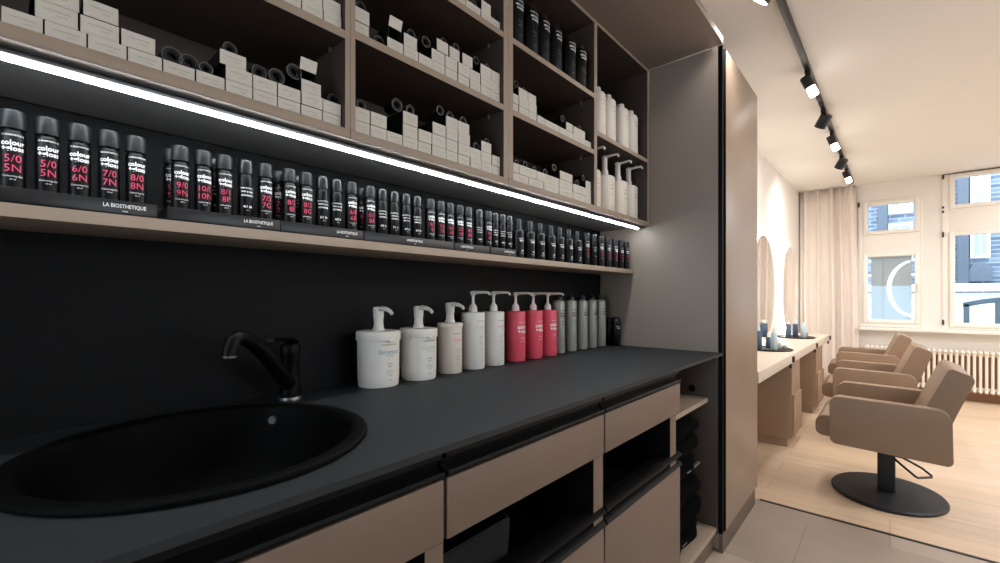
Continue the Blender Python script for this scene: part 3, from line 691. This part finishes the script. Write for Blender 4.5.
# an opened carton: dark mouth with its end flap up
def open_carton(y0,y1,z0,h,label,x):
    o = thing('open_carton', label, 'carton', (x,(y0+y1)/2,z0), 'opened white cartons')
    w = y1-y0; t_ = .001; b = MB()
    b.box(-.13,0,-w/2,w/2,0,t_,'cartonb'); b.box(-.13,0,-w/2,w/2,h-t_,h,'cartonb'); b.box(-.13,0,-w/2,-w/2+t_,t_,h-t_,'cartonb'); b.box(-.13,0,w/2-t_,w/2,t_,h-t_,'cartonb'); b.box(-.13,-.129,-w/2+t_,w/2-t_,t_,h-t_,'cartonb')
    b.build('carton_sleeve', o, local=True)
    b = MB(); b.box(-.0008,.0004,-w/2,w/2,0,.024,'cardbox',mtx=Matrix.Translation((0,0,h)) @ Matrix.Rotation(math.radians(16),4,'Y')); b.build('flap', o, local=True); return o
def row_top(bay, y, before=None):
    z = 0
    for a,c,t_ in TOPS[bay]:
        if a-.002 <= y <= c+.002: z = max(z,t_)
    return z
for bay, u0,u1,lab in [('A0',387.6,403.2,'white carton with raised flap beside the round black tube, lowest middle shelf'),('L0',253.5,276,'white carton with raised flap among black tubes, lower shelf nearest the sink')][:0]: pass
ya,yb = y_at(303.5,XC),y_at(320,XC); open_carton(ya,yb,row_top('L0',(ya+yb)/2)+.0004,.026,'opened white carton with its flap standing up, near the first cabinet divider',-.925)
ya,yb = y_at(389.5,XC),y_at(402,XC); open_carton(ya,yb,1.747+.0327,.030,'opened white carton tipped forward on the middle shelf, left end',XC-.004)
# round black tubes with pale rims lying on the cartons
def tube_thing(name_loc, label, r, ln):
    o = thing('round_tube', label, 'tube', name_loc, 'round black tubes lying on the cartons')
    Rm = Matrix.Rotation(PI/2,4,'Y')
    b = MB(); b.lathe([(0,-ln),(r*.95,-ln),(r,-ln+.003),(r,-.002),(r*.97,0),(r*.62,0),(r*.60,-.012),(0,-.012)],'jar',(0,0,0),28,mtx=Rm); b.build('tube_body', o, local=True)
    b = MB(); b.ring(r*.96,.0010,'rim',(.0005,0,0),'x',28,6); b.build('rim', o, local=True)
    b = MB(); b.ring(r*.52,.0016,'capgrey',(-.004,0,0),'x',24,6); b.build('inner_ring', o, local=True)
    return o
TB = [('L0',172,.0155),('L0',189,.0145),('L0',206,.011),('L0',230,.012),('L0',259,.014),('L0',276.5,.0155),('L0',294,.0155),('L0',333,.013),
 ('A0',361,.011),('A0',397,.016),('A0',410,.013),('A0',440,.013),('A0',450,.012),('A0',463,.012),('A0',476,.012),('A0',486.5,.009),
 ('A1',361,.013),('A1',379,.016),('A1',411,.012),('A1',426,.0145),('A1',443.5,.011),('A1',456,.011),('A1',476,.011),('A1',487,.009),('A1',496,.009),('A2',497,.014),('A2',474,.012),
 ('B0',516.5,.009),('B0',525,.011),('B0',534,.010),('B0',545,.012),('B0',554,.012),('B0',577,.012),('B0',583,.011),('B1',516,.010),('B1',524,.009),('B1',562.5,.012),('B1',579.5,.010)]
BN = {'L0':'lower shelf nearest the sink','A0':'lowest shelf of the middle cabinet','A1':'middle shelf of the middle cabinet','A2':'top shelf of the middle cabinet','B0':'lowest shelf of the end cabinet','B1':'middle shelf of the end cabinet'}
SZ = {'A1':1.747,'A2':1.972,'B1':1.746}
k_ = {}
cache = {}
for bay, u_, r in TB:
    x = XC-.012-random.uniform(0,.01); y = y_at(u_,x); z = max(row_top(bay,y-r*.55), row_top(bay,y+r*.55), row_top(bay,y))
    if z == 0: z = SZ.get(bay,ZB)
    k_[bay] = k_.get(bay,0)+1
    lab = 'round black tube on cartons, %s on the %s' % (ORD[k_[bay]-1], BN[bay])
    if r in cache: copy_thing(cache[r], (x,y,z+r+.0006), lab, 0)
    else: cache[r] = tube_thing((x,y,z+r+.0006), lab, r, .036)

# black bottles on the top shelf
def black_bottle(loc, label):
    o = thing('black_care_bottle', label, 'bottle', loc, 'black bottles on the top shelf')
    r = .035; b = MB(); b.lathe([(0,0),(r*.93,0),(r,.004),(r,.140),(r*.985,.150),(r*.9,.157),(.0,.160)],'plastic',segs=32,sx=.85)
    f2 = lambda z_: (lambda x,y: ((r*.85+.0004)*math.cos(x/r), (r+.0004)*math.sin(x/r), z_+y))
    for s_,sz,z_,bo in [('LA BIOSTHETIQUE',.0055,.142,.03),('METHODE',.0090,.128,.03),('HOMME',.0090,.117,.03)]: b.text(s_,sz,'white',f2(z_),bo)
    for s_,sz,z_ in [('Shampoo',.0065,.075),('Vitalisant',.0060,.063),('250 ml',.0050,.030)]: b.text(s_,sz,'print',f2(z_),0)
    b.build('bottle_body', o, local=True)
    b = MB(); b.lathe([(0,.1595),(.022,.1595),(.0225,.161),(.0220,.176),(.020,.179),(0,.180)],'capblack',segs=28,sx=.9); b.build('cap', o, local=True); return o
k0 = None
for k, u_ in enumerate([514,529,541,553.5,567.5,578.5]):
    x = -.932; loc = (x,y_at(u_,x),1.9743); lab = 'black bottle with white lettering on the top shelf, %s from its cut-off end' % ORD[k]
    if k0 is None: k0 = black_bottle(loc, lab)
    else: copy_thing(k0, loc, lab, math.radians(random.uniform(-6,6)))
# white bottles beside the tall cabinet: capped above, pumped below
def white_bottle(loc, label):
    o = thing('white_bottle', label, 'bottle', loc, 'white capped bottles')
    r = .046; b = MB(); b.lathe([(0,0),(r*.94,0),(r,.004),(r,.184),(r*.97,.192),(r*.85,.198),(.02,.200),(0,.200)],'cream',segs=36,sx=.8)
    vb_text(b, r*.8+.003, []); 
    for s_,sz,z_ in [('LA BIOSTHETIQUE',.0055,.160),('Conditioner',.0080,.145),('for all hair',.0055,.120),('1000 ml',.0055,.050)]:
        b.text(s_,sz,'print',(lambda zz: (lambda x,y: ((r*.8+.0004)*math.cos(x/r),(r+.0004)*math.sin(x/r),zz+y)))(z_),.01)
    b.build('bottle_body', o, local=True)
    b = MB(); b.lathe([(0,.199),(.018,.199),(.0185,.201),(.018,.220),(.016,.223),(0,.224)],'wplastic',segs=28); b.build('cap', o, local=True); return o
w0 = None
for u_, w in [(596.5,'half hidden by the divider'),(607.2,'second from the divider'),(620.3,'second from the tall cabinet'),(629.6,'nearest the tall cabinet')]:
    x = -.95; loc = (x,y_at(u_,x),1.8303); lab = 'white capped bottle on the upper shelf by the tall cabinet, %s' % w
    if w0 is None: w0 = white_bottle(loc, lab)
    else: copy_thing(w0, loc, lab, math.radians(random.uniform(-4,4)))
def white_pump(loc, label):
    o = thing('white_pump_bottle', label, 'pump bottle', loc, 'white pump bottles under the capped bottles')
    r = .053; b = MB(); b.lathe([(0,0),(r*.94,0),(r,.004),(r,.160),(r*.95,.167),(r*.80,.171),(.02,.172),(0,.172)],'cream',segs=36,sx=.8)
    for s_,sz,z_ in [('LA BIOSTHETIQUE',.0055,.125),('Shampoo',.0080,.110),('for all hair',.0055,.085),('1000 ml',.0055,.030)]:
        b.text(s_,sz,'print',(lambda zz: (lambda x,y: ((r*.8+.0004)*math.cos(x/r),(r+.0004)*math.sin(x/r),zz+y)))(z_),.01)
    b.build('bottle_body', o, local=True)
    h = MB(); z0 = .172
    h.lathe([(0,0),(.0165,0),(.017,.002),(.0165,.022),(.0125,.027),(.0120,.076),(.0135,.079),(.0135,.088),(.011,.091),(0,.092)],'pump',(0,0,z0),24)
    h.tube([(-.003,0,z0+.084),(.02,0,z0+.086),(.05,0,z0+.0865),(.064,0,z0+.0855),(.069,0,z0+.081),(.070,0,z0+.074)],[.0072,.006,.005,.0048,.0045,.0042],'pump',12)
    h.build('pump_head', o, local=True, smooth=50); return o
w0 = None
for u_, w in [(589,'farthest in behind the divider'),(604.5,'first beside the divider'),(617.6,'in the middle'),(628.4,'nearest the tall cabinet')]:
    x = -.965; loc = (x,y_at(u_,x) if u_ > 595 else 1.672,ZB+.0003)
    lab = 'white pump bottle on the bottom shelf by the tall cabinet, %s' % w
    if w0 is None: w0 = white_pump(loc, lab)
    else: copy_thing(w0, loc, lab, math.radians(random.uniform(-4,4)))

# ------------------------------------------------------------------ salon: counter, units, mirrors
def cx_(y): return -.548 + .0125*(y-3.8)          # counter front edge
c = thing('styling_counter', 'long pale styling counter below the round mirrors', 'counter', (-.75,4.6,0))
ya, yb = 2.86,6.30
b = MB(); b.prism([(wx(ya)+.001,ya),(cx_(ya),ya),(cx_(yb),yb),(wx(yb)+.001,yb)], .655,.72,'counter','z',.002); b.build('counter_top', c)
for a, d_ in ((3.97,4.34),(5.28,5.74)):
    b = MB(); f0,f1 = cx_(a)-.012, cx_(d_)-.012
    b.prism([(wx(a)+.002,a),(f0,a),(f1,d_),(wx(d_)+.002,d_)], .07,.655,'cunit','z',.001); un = b.build('storage_pedestal', c)
    b = MB(); b.prism([(wx(a)+.002,a+.01),(f0-.03,a+.01),(f1-.03,d_-.01),(wx(d_)+.002,d_-.01)], 0,.07,'cunit','z'); b.build('plinth', un)
    b = MB(); b.prism([(f0+.001,a+.02),(f0+.014,a+.02),(f1+.014,d_-.02),(f1+.001,d_-.02)], .09,.40,'cunit','z',.001); b.build('drawer_front', un)
for y in (3.93,5.20,6.27):
    b = MB(); b.box(cx_(y)-.006,cx_(y)+.012,y-.022,y+.022,.662,.705,'chairblk',.003); b.box(cx_(y)-.02,cx_(y)-.006,y-.014,y+.014,.615,.662,'chairblk',.002); b.build('hook_bracket', c)
def round_mirror(y, label):
    R_ = .505; z = .73+R_; x = wx(y)
    o = thing('round_mirror', label, 'mirror', (x+.02,y,z), 'backlit round mirrors')
    rot = Matrix.Translation((x+.032,y,z)) @ Matrix.Rotation(PI/2,4,'Y')
    b = MB(); b.lathe([(0,0),(R_,0),(R_,.005),(R_-.003,.007),(0,.007)],'mirror',(0,0,0),72,mtx=rot); b.build('mirror_glass', o, smooth=15)
    b = MB(); b.lathe([(R_-.006,-.004),(R_+.0006,-.004),(R_+.0012,.000),(R_+.0012,.006),(R_+.0005,.0075),(R_+.0003,0),(R_-.006,0),(R_-.006,-.004)],'winwhite',(0,0,0),72,mtx=rot); b.build('frame', o)
    b = MB(); b.lathe([(R_-.055,-.022),(R_-.025,-.022),(R_-.022,-.006),(R_-.055,-.006),(R_-.055,-.022)],'halo',(0,0,0),72,mtx=rot); b.build('light_band', o)
    return o
round_mirror(4.87,'backlit round mirror partly cut off by the tall cabinet')
round_mirror(6.22,'backlit round mirror nearest the curtain')
def tray_disc(x,y,label):
    b = MB(); b.lathe([(0,0),(.165,0),(.170,.004),(.170,.012),(.166,.012),(.164,.006),(0,.006)],'chairblk',(0,0,0),48)
    o = b.build('round_tray', local=True); o.location = (x,y,.7205); return tag(o, label, 'tray', 'round trays on the styling counter')
tray_disc(-.745,4.15,'round black tray of bottles on the counter, by the tall cabinet edge')
tray_disc(-.745,5.56,'round black tray of bottles on the counter, before the last mirror')
def care(x,y,r,h,key,capkey,label,group,caph=.03):
    o = thing('care_bottle', label, 'bottle', (x,y,.7268), group)
    b = MB(); b.lathe([(0,0),(r*.92,0),(r,.003),(r,h*.9),(r*.85,h*.97),(r*.5,h),(0,h)],key,segs=24); 
    b.text('CARE',r*.5,'white',curved(r+.0003,h*.6),.02); b.build('bottle_body', o, local=True)
    b = MB(); b.lathe([(0,h-.001),(r*.55,h-.001),(r*.55,h+caph*.8),(r*.4,h+caph),(0,h+caph)],capkey,segs=20); b.build('cap', o, local=True); return o
for x,y,r,h,k1,k2,lab in [(-.80,4.06,.027,.15,'bluebot','lightbot','tall blue-grey bottle on the nearer round tray'),(-.70,4.12,.024,.14,'lightbot','wplastic','pale blue bottle on the nearer round tray'),(-.76,4.24,.020,.09,'bluebot','wplastic','short blue bottle with white cap on the nearer round tray'),(-.69,4.24,.024,.055,'wplastic','wplastic','squat white jar on the nearer round tray'),(-.64,4.20,.019,.028,'can','wplastic','tiny grey jar on the nearer round tray front edge')]:
    care(x,y,r,h,k1,k2,lab,'bottles on the nearer round tray',.03 if h>.06 else .012)
for x,y,r,h,k1,k2,lab in [(-.80,5.48,.025,.14,'bluebot','wplastic','blue bottle with white cap, far round tray, first of two'),(-.755,5.60,.025,.14,'bluebot','wplastic','blue bottle with white cap, far round tray, beside the pale bottle'),(-.68,5.58,.026,.125,'lightbot','lightbot','pale blue bottle on the far round tray'),(-.67,5.69,.017,.04,'can','can','small grey jar on the far round tray')]:
    care(x,y,r,h,k1,k2,lab,'bottles on the far round tray',.03 if h>.06 else .01)

# curtain
t = bmesh.new(); NX, NZ = 150,14; x0,x1 = wx(YW)+.012,-.318
def cw(s_, zf):
    ph = s_*2*PI*5.2 + 1.1*math.sin(s_*7+.6) + .45*math.sin(s_*19)
    return math.sin(ph)*(.046 + .014*math.sin(s_*14))*(.75+.35*(1-zf)) + .012*math.sin(ph*2+1)
fr, bk = [], []
for j in range(NZ+1):
    zf = j/NZ; z = .012 + zf*(ZC-.018); r1, r2 = [], []
    for i in range(NX+1):
        s_ = i/NX; x = x0+(x1-x0)*s_ + (1-zf)*.05*s_*(.5+.5*math.sin(zf*3)); y = YW-.085+cw(s_,zf)
        r1.append(t.verts.new((x,y,z))); r2.append(t.verts.new((x,y+.004,z)))
    fr.append(r1); bk.append(r2)
for j in range(NZ):
    for i in range(NX):
        t.faces.new((fr[j][i],fr[j][i+1],fr[j+1][i+1],fr[j+1][i])); t.faces.new((bk[j][i],bk[j+1][i],bk[j+1][i+1],bk[j][i+1]))
    for i in (0,NX): t.faces.new((fr[j][i],fr[j+1][i],bk[j+1][i],bk[j][i]))
for j in (0,NZ):
    for i in range(NX): t.faces.new((fr[j][i],fr[j][i+1],bk[j][i+1],bk[j][i]))
bmesh.ops.recalc_face_normals(t, faces=t.faces[:])
cu = thing('curtain', 'floor length beige curtain hanging in the corner beside the windows', 'curtain', (-.6,YW-.09,0))
b = MB(); b.merge(t,'curtain'); b.build('curtain_fabric', cu, smooth=180)
b = MB(); b.box(x0,x1,YW-.10,YW-.075,ZC-.008,ZC-.001,'winwhite',.001); b.build('curtain_rail', cu)

# radiator
r_ = thing('column_radiator', 'cream column radiator below the window sill', 'radiator', (.5,YW-.11,0))
me = None
for k in range(32):
    x = -.205+.0445*k
    if me is None:
        b = MB()
        b.tube([(0,-.03,.135),(0,-.03,.30),(0,-.03,.54)],.0125,'radw',12)
        for zz in (.135,.535):
            b.tube([(0,-.055,zz),(0,-.04,zz+(.012 if zz>.3 else -.012)),(0,.04,zz+(.012 if zz>.3 else -.012)),(0,.055,zz)],[.011,.0165,.0165,.011],'radw',12)
        b.tube([(-.0215,0,.15),(.0215,0,.15)],.02,'radw',12); b.tube([(-.0215,0,.52),(.0215,0,.52)],.02,'radw',12)
        o = b.build('section', r_, local=True, smooth=60); me = o.data; o.location = (x-.5,0,0)
    else:
        o = bpy.data.objects.new('section', me); COL.objects.link(o); o.parent = r_; o.location = (x-.5,0,0)
b = MB()
for x in (-.16,1.10): b.box(x-.012,x+.012,YW-.16,YW-.06,.0,.118,'radw',.003)
b.build('foot', r_)

# chairs (facing the mirrors, -X)
def make_chair(loc, label, rz):
    o = thing('styling_chair', label, 'chair', loc, 'styling chairs in front of the counter', rz)
    def rp(pts, r, n=5):            # rounded polygon
        out = []
        for i,p in enumerate(pts):
            p = Vector(p); a = Vector(pts[i-1]); c = Vector(pts[(i+1)%len(pts)]); d1 = (a-p).normalized(); d2 = (c-p).normalized()
            rr = r[i] if isinstance(r,list) else r; ang = d1.angle(d2); tl = rr/math.tan(ang/2); ctr = p+(d1+d2).normalized()*rr/math.sin(ang/2)
            s0 = p+d1*tl-ctr; s1 = p+d2*tl-ctr
            for k in range(n+1):
                f_ = k/n; v = s0.lerp(s1,f_).normalized()*rr; out.append(tuple(ctr+v))
        return out
    for sy in (-1,1):
        y0 = sy*.245; y1 = sy*.315
        b = MB(); b.prism(rp([(-.24,.325),(-.245,.592),(.245,.582),(.25,.305)],[.03,.045,.06,.025]), min(y0,y1),max(y0,y1),'leather','y',.010,3); b.build('armrest', o, local=True, smooth=50)
    b = MB(); b.prism(rp([(-.316,.345),(-.316,.465),(.18,.445),(.18,.325)],[.035,.05,.03,.03]), -.2435,.2435,'leather','y',.012,3); b.build('seat', o, local=True, smooth=50)
    b = MB(); b.prism(rp([(.095,.44),(.150,.57),(.240,.790),(.335,.748),(.268,.56),(.222,.42)],[.03,.2,.022,.03,.2,.03]), -.243,.243,'leather','y',.014,3); b.build('backrest', o, local=True, smooth=50)
    b = MB(); b.box(-.13,.11,-.16,.16,.300,.332,'chairblk',.004); b.build('seat_plate', o, local=True)
    b = MB(); b.box(-.042,.038,-.035,.035,.018,.302,'chairblk',.012,3); b.build('column', o, local=True)
    b = MB(); b.lathe([(0,0),(.292,0),(.297,.004),(.297,.014),(.290,.021),(.10,.024),(0,.024)],'chairblk',segs=72,sx=.87); b.build('base', o, local=True)
    b = MB(); b.tube([(.03,-.03,.225),(.06,-.06,.205),(.120,-.066,.154),(.130,-.062,.148),(.190,.055,.132),(.192,.066,.136),(.15,.07,.170),(.07,.05,.215),(.03,.03,.225)],.0065,'chairblk',10); b.build('lift_lever', o, local=True)
    return o
ch = make_chair((-.014,3.42,0),'taupe salon chair on a round black base, nearest and whole in view',0)
copy_thing(ch,(-.105,4.67,0),'taupe salon chair in the middle of the three by the counter',math.radians(1.5))
copy_thing(ch,(-.18,5.98,0),'taupe salon chair nearest the curtain, farthest of the three',math.radians(2))

# track light
def tx(y): return -.381+.009*(y-2.43)
tr = thing('ceiling_track', 'long black lighting track along the salon ceiling', 'track', (tx(4),4,ZC))
YE = 6.78
b = MB(); b.prism([(tx(.4)-.014,.4),(tx(.4)+.014,.4),(tx(YE)+.014,YE),(tx(YE)-.014,YE)], ZC-.028,ZC,'trackb','z',.002); b.build('track_rail', tr)
b = MB(); b.box(tx(YE)-.016,tx(YE)+.016,YE-.03,YE+.02,ZC-.032,ZC-.001,'trackb',.004); b.build('end_cap', tr)
def spot(y, d, label, energy, glow):
    """glow: the lamp's diffuser stands out of its black housing"""
    x = tx(y); d = Vector(d).normalized()
    o = thing('track_spotlight', label, 'spotlight', (x,y,ZC-.028), 'black spotlights on the ceiling track')
    b = MB(); b.box(x-.015,x+.015,y-.04,y+.04,ZC-.046,ZC-.0285,'trackb',.003); b.tube([(x,y,ZC-.044),(x,y,ZC-.085)],.008,'trackb',10); b.build('adapter', o)
    ctr = Vector((x,y,ZC-.095)); R = Matrix.Translation(ctr) @ d.to_track_quat('Z','Y').to_matrix().to_4x4()
    r = .029 if glow else .038; hl = .03 if glow else .052
    b = MB(); b.lathe([(0,-.045),(r*.9,-.045),(r,-.04),(r,hl),(r*.93,hl),(r*.90,hl-.008),(0,hl-.008)],'trackb',(0,0,0),28,mtx=R); b.build('lamp_head', o)
    b = MB()
    if glow: b.lathe([(r*.80,hl-.008),(r*.84,hl+.004),(r*.84,hl+.050),(r*.72,hl+.056),(0,hl+.058)],'lamp',(0,0,0),28,mtx=R)
    else: b.lathe([(r*.88,hl-.006),(r*.88,hl+.001),(r*.6,hl+.003),(0,hl+.004)],'lamp',(0,0,0),28,mtx=R)
    b.build('lamp_lens', o)
    li = bpy.data.lights.new('track_lamp','SPOT'); li.energy = energy; li.spot_size = math.radians(140); li.spot_blend = 1; li.shadow_soft_size = .03; li.color = (1,.97,.94)
    lo = bpy.data.objects.new('track_lamp', li); COL.objects.link(lo); lo.location = ctr + d*(hl+.07); lo.rotation_euler = d.to_track_quat('-Z','Y').to_euler()
    return o
E0 = 30
spot(2.14,(-.62,.10,-.75),'black track spotlight at the top edge, lamp face glowing beside the soffit',E0*.35,False)
spot(3.26,(.36,.16,-.9),'black track spotlight with bright glowing end, nearest whole one',E0,True)
spot(4.02,(-.5,.42,-.76),'black track spotlight turned to the wall, between two glowing ones',E0,False)
spot(4.6,(.34,.12,-.9),'black track spotlight with bright glowing end, in the middle of the track',E0,True)
spot(5.42,(-.5,.4,-.77),'black track spotlight turned to the wall, near the end of the track',E0,False)
spot(6.0,(.3,.1,-.9),'black track spotlight with bright glowing end, last on the track',E0,True)

# ------------------------------------------------------------------ outside the windows
b = MB(); b.box(-8,10,YW+.32,14,-.5,-.4,'outground'); struct(b.build('ground_outside'), 'paving outside the windows')
YO = 10.5
fb = thing('outside_building', 'blue grey brick building seen through the larger window', 'building', (1.2,YO,-.4))
b = MB(); b.box(-6,8,YO,YO+.3,-.4,1.22,'outw'); b.box(-6,8,YO,YO+.3,1.22,7,'brick'); b.build('facade_wall', fb)
b = MB(); b.box(-6,8,YO-.14,YO,1.24,1.37,'outw',.01); b.build('ledge', fb)
for x in (-2.1,-1.0,-.16,.83,1.95,3.2):
    b = MB(); b.box(x,x+.13,YO-.1,YO,1.37,6,'outb',.01); b.build('pilaster', fb)
for x in (-1.75,-.85,-.02,.40,.98,2.2):
    for z0,z1 in ((1.78,2.45),(2.62,3.6)):
        b = MB(); w = .32 if x<.9 else .22
        b.box(x,x+w,YO-.05,YO,z0,z0+.05,'outw'); b.box(x,x+w,YO-.05,YO,z1-.05,z1,'outw'); b.box(x,x+.04,YO-.05,YO,z0+.05,z1-.05,'outw'); b.box(x+w-.04,x+w,YO-.05,YO,z0+.05,z1-.05,'outw'); b.box(x+w/2-.012,x+w/2+.012,YO-.045,YO,z0+.05,z1-.05,'outw')
        fw = b.build('facade_window', fb)
        q = MB(); q.box(x+.04,x+w-.04,YO-.02,YO-.01,z0+.05,z1-.05,'outp'); q.build('pane', fw)
    b = MB(); b.prism([(x-.02,1.40),(x+.24,1.40),(x+.24,1.60),(x+.20,1.68),(x+.11,1.71),(x+.02,1.68),(x-.02,1.60)], YO-.09,YO,'outb','y',.008); b.build('arched_panel', fb)
rl = thing('hand_railing', 'grey sloping hand railing outside the larger window', 'railing', (1.0,9.2,-.4))
b = MB(); b.prism([(.79,1.00),(.79,1.07),(.98,1.12),(1.7,1.24),(1.7,1.17),(.98,1.05)], 9.18,9.23,'outrail','y',.005); b.build('top_bar', rl)
for x in (.795,1.10,1.45):
    b = MB(); b.box(x,x+.06,9.18,9.23,-.4,1.05 if x<.9 else 1.08,'outrail',.005); b.build('post', rl)
# sign panel standing behind the small window's lower pane
sg = thing('window_sign', 'grey sign panel with white arc and frosted lower half in small window', 'sign', (0,YW+.12,.88))
b = MB(); b.box(-.178,.197,YW+.115,YW+.121,1.285,1.655,'signgrey'); b.build('sign_panel', sg)
b = MB(); b.box(-.178,.197,YW+.114,YW+.121,.865,1.284,'frost'); b.build('frosted_panel', sg)
pts = []
for k in range(41):
    a = math.radians(100+ (262-100)*k/40); pts.append((.225+.255*math.cos(a), 1.255+.345*math.sin(a)))
inn = []
for k in range(41):
    a = math.radians(100+ (262-100)*(40-k)/40); w = .024+.018*math.sin(PI*(40-k)/40); inn.append((.225+(.255-w)*math.cos(a), 1.255+(.345-w)*math.sin(a)))
pl = [p for p in pts+inn if p[0] < .197]
b = MB(); b.prism(pl, YW+.1115,YW+.1135,'glow_white','y'); b.build('arc_band', sg)
for x in (-.19,.209):
    for z in (.95,1.10,1.42,1.60):
        b = MB(); b.box(x-.014,x+.014,YW+.11,YW+.12,z-.012,z+.012,'glow_white',.003); b.build('standoff', sg)
b = MB(); b.box(-.26,-.19,YW+.2,YW+.26,.79,.80,'sillp'); b.box(-.2,.24,YW+.108,YW+.125,.79,.866,'sillp',.003); b.build('base_rail', sg)

# ------------------------------------------------------------------ light
def area(name, loc, size, energy, color, rot=(0,0,0), sy=None):
    li = bpy.data.lights.new(name,'AREA'); li.energy = energy; li.color = color; li.size = size
    if sy: li.shape = 'RECTANGLE'; li.size_y = sy
    o = bpy.data.objects.new(name, li); COL.objects.link(o); o.location = loc; o.rotation_euler = rot; return o
WARM = (1,.99,.99)
# added fill lights without fittings, along the salon ceiling and one over the corridor
for y in (3.2,4.6,6.0): area('salon_fill_light', (1.9,y,ZC-.05), .5, 35, WARM)
area('corridor_fill_light', (.9,-.7,ZC-.05), .5, 3, WARM)

w = bpy.data.worlds.new('sky'); scene.world = w; w.use_nodes = True
bg = w.node_tree.nodes['Background']; bg.inputs[0].default_value = (.84,.92,1.0,1); bg.inputs[1].default_value = 5

# ------------------------------------------------------------------ camera
cam = bpy.data.cameras.new('camera'); co = bpy.data.objects.new('camera', cam); COL.objects.link(co)
co.location = (0,0,EYE); co.rotation_euler = (PI/2,0,TH)
cam.sensor_width = 36; cam.lens = FL/1000*36; cam.shift_y = (297-281.5)/1000; cam.clip_start = .02
scene.camera = co
vs = scene.view_settings; vs.view_transform = 'Standard'; vs.look = 'None'; vs.gamma = 1; vs.use_curve_mapping = False; vs.exposure = 0.
scene.cycles.use_denoising = True
scene.cycles.max_bounces = 10; scene.cycles.diffuse_bounces = 5
scene.cycles.sample_clamp_indirect = 6
